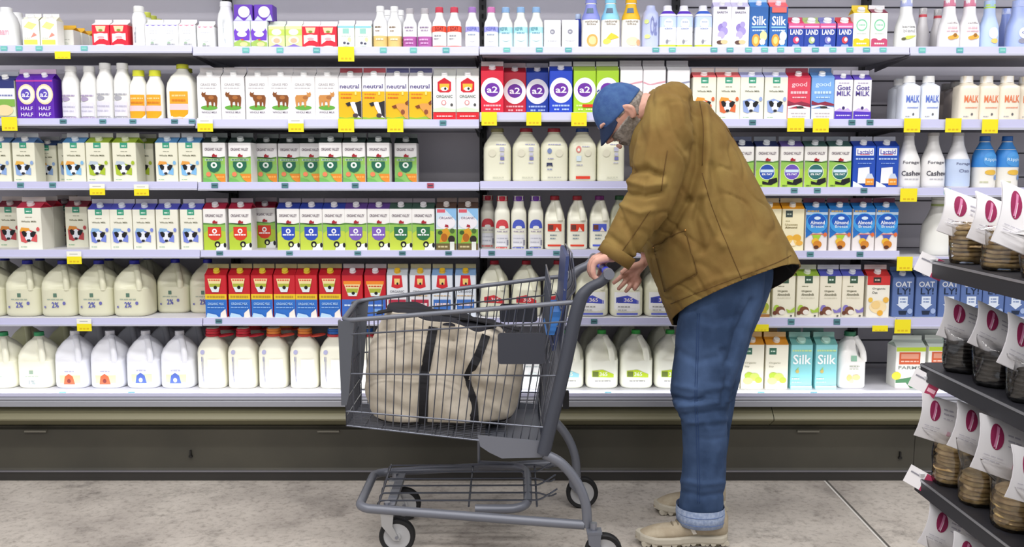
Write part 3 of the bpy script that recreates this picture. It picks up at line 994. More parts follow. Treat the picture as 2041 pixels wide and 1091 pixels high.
for k, c, dc, px, art in (('creamer_lav', '#8d94d8', 'lavender', 1179, [('e', .55, .16, .26, .12, '#efa458'), ('e', .55, .16, .16, .08, '#f6c890')]),
                          ('creamer_aqua', '#8fd0e8', 'aqua', 1218, [('p', [(.1, .1), (.5, .3), (.95, .22), (.4, .16)], '#ecc23a'), ('e', .3, .14, .2, .05, '#e6d85a')]),
                          ('creamer_gold', '#eeb51c', 'golden yellow', 1259, [('e', .55, .14, .3, .08, '#f2cfae'), ('e', .85, .12, .14, .06, '#eaa878')])):
    vessel(k, 38, 101, CREAM, '#f3f1ea', (c, .6, .88, 1), [('t', 'natural', .2, .5, .8, .545, '#8c8070'), ('t', 'bliss', .3, .455, .7, .49, '#8c8070'), ('r', .2, .68, .6, .78, '#64788c')] + art, bands=[(.56, .86, c)], name='creamer_bottle')
    put(0, k, [px], '%s and white creamer {} with fruit picture' % dc, .03)
vessel('chobani', 35, 84, [(0, .95), (.02, 1), (.72, 1), (.84, .86), (.9, .6), (1, .5)], '#b7bfe2', (WH, .5, .9, 1), [('t', 'Oat', .45, .3, .8, .75, '#7b82b4'), ('e', .25, .62, .14, .05, '#cdd88a'), ('e', .3, .28, .16, .05, '#cdd88a')])
put(0, 'chobani', [1298], 'pale lavender {} with white cap', .03)
PURP = lambda c: [('e', .5, .58, .34, .11, '#e6ecf4'), ('x', .3, .6, .7, .62, '#8c9ac0'), ('x', .2, .45, .8, .47, '#9aa4c8'), ('e', .6, .26, .2, .08, '#e2e0ea'), ('e', .4, .16, .1, .05, '#8a8a90')]
for k, c, dc, xs in (('purcap', '#5a35b4', 'purple', [1332, 1365]), ('blucap', '#3a5fc0', 'blue', [1403])):
    vessel(k, 34, 84, [(0, .97), (.02, 1), (.72, 1), (.78, .97), (.86, .62), (.92, .45), (1, .44)], '#eef0f4', ('#f0eef6', .5, .91, 1), PURP(c), n=5, bands=[(.74, .87, c), (.5, .735, '#c3d4f0'), (.02, .09, '#c0d23c')])
    put(0, k, xs, 'square white {} with %s shoulders and lime foot' % dc, .03)
carton('lily', 36, 100, '#f3f2f4', '#c9c2e0', WH, '#eeecf4', LILY)
put(0, 'lily', [1439, 1475], 'tall white {} with purple flowers', .03)
carton('silkb', 37, 100, '#2f66ae', '#3f7cc4', '#efe9f4', '#9fc4e8', SILK('#cfe6f6', ORJ('#ee9a3c', '#d8e09a'), 0))
carton('silkr', 37, 100, '#2f66ae', '#ec6a70', '#efe9f4', '#f2b0b4', SILK('#cfe6f6', ORJ('#ee9a3c', '#cfe6ee'), 0) + [('r', .1, .86, .9, .99, '#ea7068')])
put(0, 'silkb', [1512], 'tall blue {} with orange slice and blue top', .03)
put(0, 'silkr', [1551], 'tall blue {} with orange slice and red top', .03)
for k, c, dc, px in (('land1', '#cf4468', 'pink-red', 1586), ('land2', '#a9b878', 'olive green', 1618), ('land3', '#7a7ab8', 'lilac', 1650), ('land4', '#c8444c', 'brick red', 1683)):
    carton(k, 32, 62, '#233f98', c, '#f2f2f6', c, [('r', 0, .8, 1, 1, '#d05a8c'), ('r', .05, .84, .95, .9, '#eeb0cc'), ('t', 'LAND', .12, .55, .9, .76, '#f2f2f8'), ('e', .5, .34, .2, .14, c), ('e', .56, .36, .1, .08, '#eee8ea'), ('p', [(.2, .02), (.8, .02), (.7, .16), (.3, .16)], '#8aa4e0')], capr=.24)
    put(0, k, [px], 'small navy {} with %s top and white lettering' % dc, .03)
vessel('gold_b', 24, 70, BOT, '#e0cf80', (WH, .5, .88, 1), [])
put(0, 'gold_b', [1664, 1684, 1700], 'yellow {} receding behind the navy cartons', [.25, .17, .1])
HEX = lambda c: [('e', .5, .66, .34, .17, '#7cc49a'), ('e', .5, .66, .27, .13, '#dff0e4'), ('x', .3, .65, .7, .68, '#7cc49a'), ('x', .2, .42, .8, .45, '#d0dcd0'), ('r', 0, 0, 1, .24, c), ('e', .2, .24, .2, .05, c), ('e', .8, .22, .2, .07, c), ('x', .2, .12, .8, .16, '#f2e8d8')]
carton('hexy', 33, 85, '#f2f4ea', '#e3c53c', WH, '#e3c53c', HEX('#f0be1e'), capr=.22)
carton('hexm', 34, 85, '#f2f4ea', '#8c3c50', WH, '#e8e4e4', HEX('#b8486a'), capr=.22)
put(0, 'hexy', [1716], 'white {} with yellow top and green emblem', .03)
put(0, 'hexm', [1750], 'white {} with maroon top and green emblem', .03, rz=.1)
CAL = [(0, .95), (.03, 1), (.30, 1), (.48, .93), (.60, .74), (.72, .58), (.86, .54), (1, .54)]
small_bottle('calif_w', '#b4bce6', [('t', 'barista', .2, .42, .8, .47, '#8c8c8c'), ('t', 'blend', .25, .33, .75, .40, '#a8a8a8'), ('p', [(.2, .18), (.4, .26), (.85, .27), (.5, .19)], '#c6cc5a'), ('e', .28, .2, .1, .03, '#5a5c3c')], base='#f1f1ef', w=42, h=96, prof=CAL, bands=[(.86, .92, '#b8bfe8')], name='creamer_bottle')
put(0, 'calif_w', [1812], 'curvy white creamer {} with lavender collar', .03)
small_bottle('gray_r', '#b9b6b6', [], base='#d8d4d4', w=28, h=90, prof=CAL, bands=[(.80, .86, '#c84a54')])
put(0, 'gray_r', [1843, 1873], 'plain grey-white {} with red collar', [.17, .2])
small_bottle('calif_p', '#d8849c', [('t', 'califia', .25, .5, .75, .54, '#9c9090'), ('x', .3, .4, .7, .44, '#e6b0b8'), ('x', .25, .34, .75, .37, '#e6b0b8'), ('e', .6, .24, .18, .04, '#eab24c'), ('e', .45, .22, .14, .04, '#e0a040'), ('e', .58, .27, .08, .04, '#9c6a2c')], base='#f2eff0', w=41, h=96, prof=CAL, bands=[(.86, .92, '#e08ca8')], name='creamer_bottle')
put(0, 'calif_p', [1898, 1939], 'curvy white creamer {} with pink collar', .03)
small_bottle('calif_b', '#a9c8e0', [('e', .55, .32, .22, .12, '#dfe6f4'), ('e', .6, .16, .16, .05, '#f0c46a')], base='#b4c8ec', w=38, h=94, prof=CAL, bands=[(.84, .92, '#b9dc64')], name='creamer_bottle')
put(0, 'calif_b', [1978], 'curvy pale blue creamer {} with lime collar', .03)
small_bottle('calif_bb', '#c8d0ec', [], base='#8c9edc', w=32, h=88, prof=CAL, name='creamer_bottle')
put(0, 'calif_bb', [2011], 'curvy mid-blue creamer {} in the second row', .15)
small_bottle('calif_c', '#b9c4ee', [('e', .6, .32, .25, .12, '#e8eaf6'), ('e', .5, .16, .16, .05, '#8c8c9c'), ('t', 'oat', .45, .3, .8, .36, '#6c74a8')], base='#a8b8ea', w=44, h=95, prof=CAL, name='creamer_bottle')
put(0, 'calif_c', [2038], 'curvy periwinkle creamer {} at the frame edge', .03)

# second shelf
carton('navyveg', 44, 95, '#d9e2c0', '#2c3470', WH, '#b9bcc8', [('r', 0, .8, 1, 1, '#2c3470'), ('r', 0, .52, 1, .8, '#e9ebf0'), ('x', .1, .6, .9, .64, '#7c84b0'), ('r', 0, .34, 1, .52, '#7fae4c'), ('e', .5, .24, .4, .14, '#ead0a0'), ('r', 0, 0, 1, .08, '#6c74a8')])
put(1, 'navyveg', [9], '{} with navy top and food picture at the frame edge', .03)
carton('halfhalf', 38, 99, '#5b23a8', '#5b23a8', '#eceaf2', '#d9b8d8', [('r', .0, .93, 1, .97, '#b43c9c'), ('e', .55, .62, .46, .25, '#e6d6ae'), ('e', .55, .62, .4, .21, '#f0e8d4'), ('e', .5, .62, .26, .14, '#5c4ab4'), ('t', 'a2', .3, .55, .7, .68, '#eeeaf6'),
                                       ('t', 'HALF', .2, .23, .85, .32, '#e2d6f4'), ('t', 'HALF', .2, .08, .85, .17, '#e2d6f4')])
put(1, 'halfhalf', [53, 90], 'purple {} with beige ring', .03)
SB2 = lambda c: [('e', .35, .38, .2, .045, c), ('x', .15, .43, .8, .46, c), ('r', .15, .06, .8, .32, '#dddbe8'), ('x', .2, .22, .75, .25, '#b9b6c8'), ('x', .2, .15, .7, .17, '#c6c3d4'), ('x', .15, .025, .85, .05, c)]
vessel('whitelilac', 34, 105, SQB, '#f0f0ee', (WH, .66, .90, 1), SB2('#a89ab8'), n=2.6)
vessel('whitegrey', 34, 111, SQB, '#f0f0ee', (WH, .66, .89, 1), SB2('#a8a8b0'), n=2.6)
put(1, 'whitelilac', [138, 174], 'white {} with lilac print', .03)
put(1, 'whitegrey', [207, 241], 'taller white {} with grey print', .03)
ORL = [('r', .1, .28, .9, .50, '#eea52a'), ('x', .2, .41, .8, .44, '#f6d08a'), ('x', .2, .33, .8, .36, '#d8801c'), ('r', .1, .17, .9, .28, '#ecc8cc'), ('r', .1, .0, .9, .17, '#e6a71c'), ('p', [(.6, 0), (.95, 0), (.95, .12)], '#f4f0e4')]
vessel('orlab', 34, 97, SQB, '#f2f1ea', ('#d9dc3c', .68, .88, 1), ORL, n=2.6)
put(1, 'orlab', [273, 306], 'white {} with yellow cap and orange label', .03)
vessel('orjug', 58, 110, HALF, '#f0efe6', ('#c9cc30', .42, .92, 1), ORL, n=4.5, name='milk_jug', cat='jug', d=56)
put(1, 'orjug', [357], 'large white {} with yellow cap and orange label', .03)
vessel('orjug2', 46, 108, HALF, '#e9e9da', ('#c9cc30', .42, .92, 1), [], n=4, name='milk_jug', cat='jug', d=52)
put(1, 'orjug2', [368], 'large white {} with yellow cap standing behind the orange-labelled jug', .16)
carton('bcow', 47, 105, '#efeeee', '#e6e4e4', '#f4f4f4', '#c9c4c4', browncow('#80481c', False))
carton('gcow', 47, 105, '#efeeee', '#e6e4e4', '#f4f4f4', '#c9c4c4', browncow('#c98a48', True))
put(1, 'bcow', [417, 465, 513, 559], 'white {} with dark brown cow picture', .03)
put(1, 'gcow', [605, 652], 'white {} with tan cow picture', .03)
carton('neutb', 46, 104, '#f2f1f4', '#f0eef0', '#f6f6f6', '#a3404c', NEUT_B)
carton('neutt', 46, 104, '#f2f1f4', '#f0eef0', '#f6f6f6', '#4c4c78', NEUT_T)
put(1, 'neutb', [698, 745], 'yellow and white {} with black-and-white cow head', .03)
put(1, 'neutt', [791, 838], 'yellow and white {} with tan cow head', .03)
carton('horz', 46, 104, '#f0f0ee', '#eceeea', '#f2f2f2', '#c4c4c0', HORIZ)
put(1, 'horz', [886, 932], 'white {} with red badge and red foot', .03)
for k, c, f, px, dc, yo, low in (('a2r', '#d8203c', '#d9d0d0', [981], 'bright red', .03, '#f0b0b8'), ('a2r2', '#c41c38', '#c9b8bc', [1026], 'darker red', .09, '#f0b0b8'), ('a2b2', '#1c3fa8', '#b9b8c4', [1071], 'darker blue', .09, '#a9c0ee'),
                                 ('a2b', '#1e44c0', '#cfcfd8', [1118], 'bright blue', .03, '#a9c0ee')):
    carton(k, 46, 103, c, c, '#f0f0f4', f, a2(c, low))
    put(1, k, px, '%s {} with white disc' % dc, yo)
carton('a2g', 45, 103, '#a5d02c', '#b4d850', None, '#cfcfcc', a2('#a5d02c', '#d8ee9c') + [('r', .4, .15, .98, .22, '#d8381c')])
put(1, 'a2g', [1165, 1211], 'lime green {} with white disc', .03)
PK = lambda c: [('p', [(0, .74), (.3, .68), (.6, .72), (1, .76), (1, .72), (.6, .68), (.3, .65), (0, .70)], c), ('r', 0, .0, 1, .66, '#f0eaec'), ('t', 'A2/A2', .2, .44, .8, .52, c), ('x', .2, .3, .8, .33, c), ('x', .3, .2, .7, .23, c)]
carton('pinkw', 45, 105, '#f2f0f2', '#efedef', None, '#bdbabd', PK('#d8a0ac'))
carton('greyw', 45, 105, '#f2f2f4', '#efeff2', None, '#bdbcc2', PK('#9a9cb4'))
put(1, 'pinkw', [1258, 1304], 'white {} with pink swoosh', .03)
put(1, 'greyw', [1352], 'white {} with grey swoosh', .03)
carton('wfred', 47, 104, '#ebe9d8', '#e2686c', '#efe6e6', '#d6cfca', wf('#d86a3c', 0, '#e89a3c'))
carton('wflil', 47, 104, '#e9e9dc', '#b3b6e4', '#eeeef4', '#d2d2d8', wf('#93a8d8', 0))
put(1, 'wfred', [1403, 1451], 'cream {} with coral top and cow face', .03)
put(1, 'wflil', [1498, 1546], 'cream {} with lilac top and cow face', .03)
GOOD = lambda c, c2: [('t', 'good', .16, .76, .84, .9, c2), ('x', .12, .62, .88, .68, c2), ('x', .2, .52, .8, .55, c2), ('p', [(0, .46), (.3, .40), (.6, .44), (1, .38), (1, .34), (0, .36)], '#8c2c44'), ('r', 0, 0, 1, .27, '#ecebea'), ('p', [(0, .27), (.4, .33), (1, .25), (1, .3), (.4, .36), (0, .33)], '#dfe0ea'), ('e', .55, .3, .16, .03, '#333'), ('x', .15, .14, .85, .17, '#b9b0b4'), ('x', .2, .07, .8, .10, '#c4bcc0')]
carton('goodr', 46, 103, '#d64258', '#c8344c', '#efe4e8', '#8c3448', GOOD('#d64258', '#f2bcc4'))
carton('goodb', 46, 103, '#78a8e4', '#6c9cdc', '#eef2f6', '#4c6c98', GOOD('#78a8e4', '#c4dcf6'))
put(1, 'goodr', [1592], 'red {} with white foot and dark ridge', .03)
put(1, 'goodb', [1639], 'light blue {} with white foot', .03)
carton('goat', 36, 98, '#f0eff2', '#5c48b4', '#f2f2f6', '#d9d4e4', [('x', .2, .90, .8, .93, '#b9b0c8'), ('t', 'Goat', .12, .74, .88, .87, '#5a4a94'), ('t', 'MILK', .1, .60, .9, .72, '#5a4a94'), ('r', 0, 0, 1, .22, '#5032b4'), ('p', [(0, .22), (.3, .30), (.5, .24), (.75, .3), (1, .2)], '#c2a8dc'), ('e', .5, .3, .08, .04, '#3c2c6c'), ('x', .1, .1, .9, .13, '#d4c8f0')])
put(1, 'goat', [1680, 1718], 'narrow white {} with purple foot', .03)
MALKP = [(0, .95), (.02, 1), (.70, 1), (.76, .97), (.80, .72), (.825, .56), (.86, .52), (1, .52)]
MALKA = lambda c: [('t', 'MALK', .12, .40, .98, .56, c), ('t', 'unsweetened', .2, .27, .9, .31, c), ('e', .6, .14, .06, .03, '#666'), ('x', .1, .08, .4, .10, '#aaa')]
vessel('malkb', 39, 88, MALKP, '#e3e8f2', (WH, .60, .85, 1), MALKA('#5a74c8'), n=4.5)
vessel('malko', 43, 88, MALKP, '#ece2cf', (WH, .58, .85, 1), MALKA('#e07a50'), n=4.5)
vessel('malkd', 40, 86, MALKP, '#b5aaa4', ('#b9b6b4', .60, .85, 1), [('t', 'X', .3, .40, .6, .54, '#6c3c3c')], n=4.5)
put(1, 'malkb', [1798], 'pale blue-lettered square {} standing a little further back', .16)
put(1, 'malkb', [1817, 1856], 'white square {} with blue lettering', .03)
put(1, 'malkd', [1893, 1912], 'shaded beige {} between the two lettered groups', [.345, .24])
put(1, 'malko', [1933, 1974, 2014], 'cream square {} with orange lettering', .03)
put(1, 'malko', [2052], 'cream square {} with orange lettering cut by the frame edge', .06)

# third shelf
WC = '#eae9d4'
carton('wfb', 45, 97, WC, '#5f86b8', WH, '#c6c9cc', wf('#8aa8d8', 0, '#e4b04c'))
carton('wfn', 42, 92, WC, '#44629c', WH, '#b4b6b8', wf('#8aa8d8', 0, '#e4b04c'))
carton('wfg', 48, 97, WC, '#a9c63c', '#dfe6c4', '#cfcfc4', wf('#a8c030', 0, '#b9c8d8'))
carton('wfsky', 45, 97, WC, '#5b9ad0', '#dfe8ee', '#cfcfcf', wf('#7fb8e4', 0, '#e6a24c'))
put(2, 'wfb', [0, 49], 'cream {} with slate blue top', [.03, .03])
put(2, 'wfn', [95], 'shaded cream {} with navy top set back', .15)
put(2, 'wfb', [139], 'cream {} with slate blue top half hidden behind its neighbour', .145)
put(2, 'wfsky', [149], 'cream {} with sky blue top beside the green-topped ones', .03)
put(2, 'wfg', [197, 249], 'cream {} with lime green top', .03)
put(2, 'wfg', [284], 'cream {} with lime green top set back', .145)
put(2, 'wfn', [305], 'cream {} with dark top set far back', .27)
put(2, 'wfsky', [333, 379], 'cream {} with sky blue top, both unobstructed', .03)
carton('ovg', 46, 98, '#f0eeee', '#2c3c38', '#cfd6d4', '#7c8484', ov('#24684f', grass='#8cc46a', low='carrot'))
put(2, 'ovg', [428, 479], 'dark-topped green {} with crackers, section start', .03)
put(2, 'ovg', [531, 577], 'shaded green {} with dark top', .13)
put(2, 'ovg', [620], 'shaded green {} with dark top, partly covered', .11)
put(2, 'ovg', [659, 706, 754], 'dark-topped green {} with crackers, mid section', .03)
put(2, 'ovg', [809], 'green {} with dark top beside the empty gap', .10)
HG = [('x', .45, .68, .9, .7, '#a9a9c0'), ('e', .28, .53, .16, .07, '#dcd9c4'), ('r', .62, .56, .82, .64, '#b9bacf'), ('r', .64, .4, .82, .46, '#7c7cb4'), ('x', .6, .34, .85, .36, '#b9bacf'), ('r', .64, .48, .8, .54, '#c4c4d8'), ('x', .3, .07, .8, .09, '#c4c4b0')]
HG2 = [('x', .2, .68, .8, .7, '#a9a9c0'), ('e', .72, .53, .16, .07, '#dcd9c4'), ('e', .28, .57, .1, .05, '#7c8cb8'), ('x', .2, .42, .5, .44, '#a9a9c0'), ('p', [(.15, .27), (.15, .35), (.4, .35), (.42, .27), (.35, .30), (.22, .30)], '#343a58'), ('x', .18, .22, .4, .24, '#8c94b8'), ('x', .2, .07, .8, .09, '#b0b0a4')]
HG3 = [('e', .3, .6, .12, .065, '#d8847c'), ('e', .3, .59, .06, .03, '#ecebdf'), ('x', .45, .64, .8, .66, '#b0b0c0'), ('e', .72, .53, .14, .06, '#dcd9c4'), ('r', .2, .38, .42, .48, '#cfe0ea'), ('x', .2, .3, .5, .32, '#b0b0c0'), ('r', .18, .05, .82, .10, '#d8402c')]
GL = [(0, .92), (.02, .99), (.05, 1), (.62, 1), (.70, .93), (.80, .68), (.88, .46), (.93, .40), (1, .39)]
for k, c, art in (('hgo', '#8a8458', HG), ('hgr', '#a02836', HG), ('hgr2', '#a02836', HG2), ('hgb', '#2c4c8c', HG3), ('hgl', '#5c6498', HG)):
    vessel(k, 57, 106, GL, '#e3e2cb', (c, .46, .93, 1), art, n=4.2, name='milk_jug', cat='jug', ring=(.20, .88, '#cfcfc8'), amax=60)
put(2, 'hgo', [991], 'cream half-gallon {} with olive cap', .03)
put(2, 'hgr', [1049], 'cream half-gallon {} with red cap and lilac print', .03)
put(2, 'hgr2', [1105], 'cream half-gallon {} with red cap and small cow print', .03)
put(2, 'hgb', [1162], 'cream half-gallon {} with blue cap and red line', .03)
put(2, 'hgl', [1218], 'cream half-gallon {} behind the cap brim of the man', .03)
for k, c, s in (('ovr_b', '#2a52ac', '#27305c'), ('ovr_p', '#6c54b8', '#5a4c8c'), ('ovr_g', '#2f6c6c', '#3c5c58')):
    carton(k, 46, 101, '#eeece8', s, '#dfe4ea', '#8c94a0', ov(c, low='round', grass='#a9cf4c'))
carton('ovr_n', 46, 101, '#eeece8', '#20284c', '#dfe4ea', '#6c7490', ov('#2a3f8c', low='round', grass='#a9cf4c'))
put(2, 'ovr_n', [1479], 'grass green {} with navy top peeking from behind the man', .03)
put(2, 'ovr_b', [1528], 'grass green {} with blue roundel', .03)
put(2, 'ovr_p', [1577], 'grass green {} with violet roundel', .03)
put(2, 'ovr_g', [1625, 1673], 'grass green {} with teal roundel', .03)
carton('lact', 46, 101, '#1f4cb4', '#1c3fa0', '#eef0f4', '#c4c8d4', LACT)
put(2, 'lact', [1721, 1768], 'royal blue {} with white lettered panel', .03)
vessel('glass', 49, 110, CARA, '#efeeee', ('#c9c6c4', .46, .94, 1), [('t', 'Forager', .15, .42, .85, .49, '#6c6a72'), ('t', 'Cashew', .12, .22, .9, .31, '#4c4a54'), ('x', .25, .15, .75, .17, '#b9b8bf'), ('r', .02, .02, .98, .03, '#dcdce4')])
vessel('glassb', 49, 110, CARA, '#ececf0', ('#c9c6c4', .46, .94, 1), [('t', 'Forager', .3, .40, .9, .46, '#6c7494'), ('t', 'Oats', .4, .28, .8, .34, '#7c84a4')], bands=[(.03, .52, '#c2d2ee')])
vessel('bluetop', 45, 103, [(0, .95), (.02, 1), (.45, 1), (.62, .95), (.74, .74), (.84, .48), (.9, .4), (1, .4)], '#efece4', ('#2f6cb8', .46, .9, 1), [('e', .6, .55, .3, .14, '#4f9ade'), ('t', 'Ripple', .35, .50, .88, .58, '#bcdcf6'), ('e', .6, .30, .22, .05, '#e8bc4c'), ('x', .2, .1, .5, .13, '#c9c9a9'), ('e', .8, .2, .08, .05, '#7c9cd0')], bands=[(.40, .88, '#3f8cd8')], n=2.4)
put(2, 'glass', [1817, 1867], 'frosty white carafe {} with grey lettering', .03)
put(2, 'glassb', [1917], 'white carafe {} with pale blue lower label', .03)
put(2, 'bluetop', [1970, 2015], 'blue and white {} with yellow spot', .03)

# fourth shelf
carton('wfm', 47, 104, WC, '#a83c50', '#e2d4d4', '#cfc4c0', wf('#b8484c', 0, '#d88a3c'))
carton('wfrd', 50, 104, '#efeee0', '#d83c58', '#f0e4e6', '#d8d2ce', wf('#d85a5c', 0, '#e8a23c'))
carton('wfblue', 45, 100, '#ecebdc', '#5558c0', '#e4e8f2', '#c4c2cc', wf('#7888d8', 0, '#8cb4dc'))
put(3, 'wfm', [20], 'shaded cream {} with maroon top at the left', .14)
put(3, 'wfrd', [61], 'cream {} with bright red top and cow face', .03)
put(3, 'wfrd', [85], 'cream {} with bright red top directly behind another', .15)
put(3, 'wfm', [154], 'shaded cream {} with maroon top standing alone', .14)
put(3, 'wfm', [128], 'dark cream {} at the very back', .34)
put(3, 'wfblue', [199, 243, 288, 334, 382], 'cream {} with indigo top and cow face', .03)
for k, c, s, g in (('ovred', '#d83c28', '#a82440', '#b4cc3c'), ('ovblue', '#2f4cb8', '#2c3f98', '#c0d248'), ('ovpur', '#7c5cb8', '#5c4088', '#c0d248'), ('ovgrn', '#2f7048', '#3c564c', '#c0d248')):
    carton(k, 46, 103, '#f0eeec', s, '#e2e0e4', '#8c848c', ov(c, grass=g))
put(3, 'ovred', [429, 479], 'meadow {} with crimson top and red shield', .03)
put(3, 'ovred', [528], 'shaded meadow {} with crimson top set back', .15)
put(3, 'ovblue', [575, 621, 666], 'meadow {} with blue shield', .03)
put(3, 'ovpur', [710, 755], 'meadow {} with purple shield', .03)
put(3, 'ovgrn', [799, 844], 'meadow {} with dark green shield', .03)
CHOC = [('r', 0, .55, 1, 1, '#cfe0ee'), ('p', [(.4, 1), (1, .7), (1, 1)], '#8cbce6'), ('r', .05, .9, .45, .98, '#d85c6c'), ('e', .5, .66, .46, .16, '#eeeaf0'), ('t', 'ORGANIC', .16, .74, .84, .8, '#6a5a78'), ('r', 0, .15, 1, .5, '#86b446'), ('p', [(.42, .55), (.46, .62), (.6, .60), (.62, .54)], '#a83040'),
        ('p', [(.15, .18), (.3, .48), (.55, .54), (.7, .4), (.5, .2)], '#d89a2c'), ('e', .4, .3, .16, .1, '#b0641c'), ('e', .2, .42, .12, .05, '#3c5a2c'), ('e', .8, .46, .12, .06, '#4c6c34'), ('r', 0, 0, 1, .16, '#6a5c34'), ('x', .1, .06, .6, .1, '#c4b88c'), ('e', .76, .26, .17, .09, '#2c2420'), ('r', .68, 0, .9, .2, '#d9dcd4')]
carton('choc', 42, 104, '#dfe8ee', '#58443c', '#d8d0cc', '#7c6c68', CHOC)
put(3, 'choc', [890, 933], 'chocolate {} with brown top', .03)
SUN = lambda c: [('p', [(.14 + .36 * (1 + cos(pi - t * pi / 12)), .40 + .16 * sin(t * pi / 12)) for t in range(13)], c), ('e', .5, .41, .12, .035, '#ecebe4'), ('x', .25, .33, .75, .35, '#b0a8b4'), ('r', .2, .06, .8, .28, '#dfdfe4'), ('x', .25, .2, .75, .22, '#b9b9c4'), ('x', .25, .13, .6, .15, '#b9b9c4'), ('r', .68, .08, .8, .18, '#8c8c98'), ('x', .2, .025, .7, .045, c)]
for k, c, cap in (('sunr', '#d0444c', '#c02c40'), ('sunb', '#4c5cc0', '#6a3c98')):
    vessel(k, 32, 107, [(0, .94), (.02, 1), (.66, 1), (.72, .96), (.80, .72), (.87, .66), (1, .64)], '#ecebdc', (cap, .70, .90, 1), SUN(c), n=2.8)
put(3, 'sunr', [972], 'shaded {} with red cap and rising-sun mark', .12)
put(3, 'sunr', [1001], 'white {} with red cap and rising-sun mark', .03)
put(3, 'sunb', [1034, 1068], 'white {} with purple cap and blue rising-sun mark', .03)
HJ = lambda c: [('r', .06, .34, .9, .48, c), ('r', .1, .37, .4, .46, '#6c3c34'), ('p', [(.5, .34), (.62, .42), (.8, .34)], '#efe0d4'), ('x', .2, .26, .6, .28, '#7c8c94'), ('x', .2, .2, .55, .22, '#8c9ca4'), ('r', .06, .06, .9, .095, c)]
for k, c, cap in (('hjr', '#d8432c', '#a82c38'), ('hjb', '#5060c8', '#7c2c78')):
    vessel(k, 42, 107, HALF, '#ecebda', (cap, .46, .92, 1), HJ(c), n=4.2, name='milk_jug', cat='jug', handle=(.56, .86, -66, .34))
put(3, 'hjr', [1106, 1151], 'half-gallon {} with dark red cap and red label', .03)
put(3, 'hjb', [1196], 'half-gallon {} with plum cap and blue label', .03)
vessel('hjg', 42, 107, HALF, '#e6e8d0', ('#3c6c48', .46, .92, 1), [], n=4.2, name='milk_jug', cat='jug', handle=(.56, .86, -66, .34))
put(3, 'hjg', [1236], 'half-gallon {} with green cap beside the sleeve', .06)
carton('ylw', 45, 104, '#f2e9c4', '#f0a428', '#f2eee4', '#e8d8b0', [('r', .14, .8, .46, .96, '#3c4a48'), ('x', .2, .86, .4, .89, '#b9c4b4'), ('x', .14, .7, .34, .72, '#b0a878'), ('t', 'Unsweet', .12, .60, .70, .65, '#a09468'), ('t', 'Almond', .12, .53, .68, .58, '#80744c'), ('e', .35, .27, .2, .10, '#eeb944'), ('e', .68, .3, .2, .09, '#e8b03c'), ('e', .5, .18, .22, .08, '#f2cf7c'), ('e', .8, .18, .16, .06, '#eab048'), ('p', [(.3, .1), (.5, .26), (.62, .12)], '#f6ead0')])
put(3, 'ylw', [1534, 1580], 'pale yellow {} with orange top', .03)
carton('alm_g', 45, 104, '#ece6e4', '#2f7ec8', '#f0f0f4', '#743c54', ALM('#a4cc3c'))
carton('alm_b', 45, 104, '#ece6e4', '#2f7ec8', '#f0f0f4', '#743c54', ALM('#4c5cb8'))
put(3, 'alm_g', [1626, 1673], 'blue almond {} with green patch', .03)
put(3, 'alm_b', [1720, 1766], 'blue almond {} with violet patch', .03)
vessel('glassw', 64, 118, CARA, '#eeeee8', ('#d4d6cc', .46, .94, 1), [], bands=[(.84, .88, '#b4c47c')])
put(3, 'glassw', [1880], 'plain white carafe {} behind the topmost biscuit bags', .06)

# fifth shelf
JL = lambda c, g='#5c7c6c': [('r', .42, .36, .54, .43, g), ('x', .2, .31, .75, .33, '#a9b4a4'), ('t', '2%', .36, .17, .6, .27, c), ('e', .78, .25, .05, .03, '#6c6cb0'), ('e', .12, .18, .04, .02, '#7c7cb0')]
def jug(key, cap, art, w=76, h=112, base='#dddcc2', d=None):
    vessel(key, w, h, JUG, base, (cap, .27, .93, 1), art, n=3.6, name='milk_jug', cat='jug', handle=(.50, .86, -62, .36), amax=52, d=d)
jug('jb', '#2c30a8', JL('#4c52b0'))
jug('jb2', '#2c30a8', JL('#4c52b0'), w=70, h=110)
put(4, 'jb', [-31, 41, 113, 185, 257], 'cream gallon {} with blue cap', .03)
put(4, 'jb2', [-2, 69, 139, 209, 287], 'cream gallon {} in the second row', [.24, .24, .24, .24, .30])
put(4, 'jb2', [341, 407], 'cream gallon {} set back from the edge', .13)
carton('rb', 45, 106, '#c41f2c', '#c0202c', '#e9cf3c', '#a8a070', RED_BLUE)
carton('rb2', 44, 106, '#c41f2c', '#b4283a', '#ece6ea', '#b4aeae', RED_BLUE2)
put(4, 'rb', [432, 478, 523, 568, 612, 658], 'red, yellow and blue {} with yellow spout', .03)
put(4, 'rb2', [703, 748], 'red and blue {} with white spout', .03)
carton('rw_r', 43, 106, '#e2e4ea', '#cfd6dc', '#ecbc2c', '#b9b088', red_white('#b03048', 0))
carton('rw_b', 43, 106, '#dfe6f0', '#8cb0dc', '#ecbc2c', '#b9b088', red_white('#4474c0', 0))
put(4, 'rw_r', [792, 838], 'white {} with red badge and maroon strip', .03)
put(4, 'rw_b', [882, 928], 'pale blue {} with red badge and blue strip', .03)
RJ = lambda c, c2: [('p', [(.08, .36), (.5, .40), (.92, .30), (.92, .24), (.5, .26), (.08, .26)], c), ('r', .1, .27, .34, .36, c2), ('t', '365', .38, .28, .7, .35, '#f2e6e4'), ('x', .15, .18, .6, .2, '#9c9c9c'), ('x', .15, .12, .5, .14, '#b0b0b0')]
RJB = [('r', .02, .02, .98, .46, '#f0f0f0')] + RJ('#4b55c0', '#3c4698') + [('r', .1, .04, .9, .075, '#5c68c8')]
vessel('jr', 62, 112, JUG, '#e4e3cd', ('#b82338', .30, .93, 1), RJ('#cf3a40', '#b02c38'), n=3.6, name='milk_jug', cat='jug', handle=(.50, .86, -62, .30), amax=52)
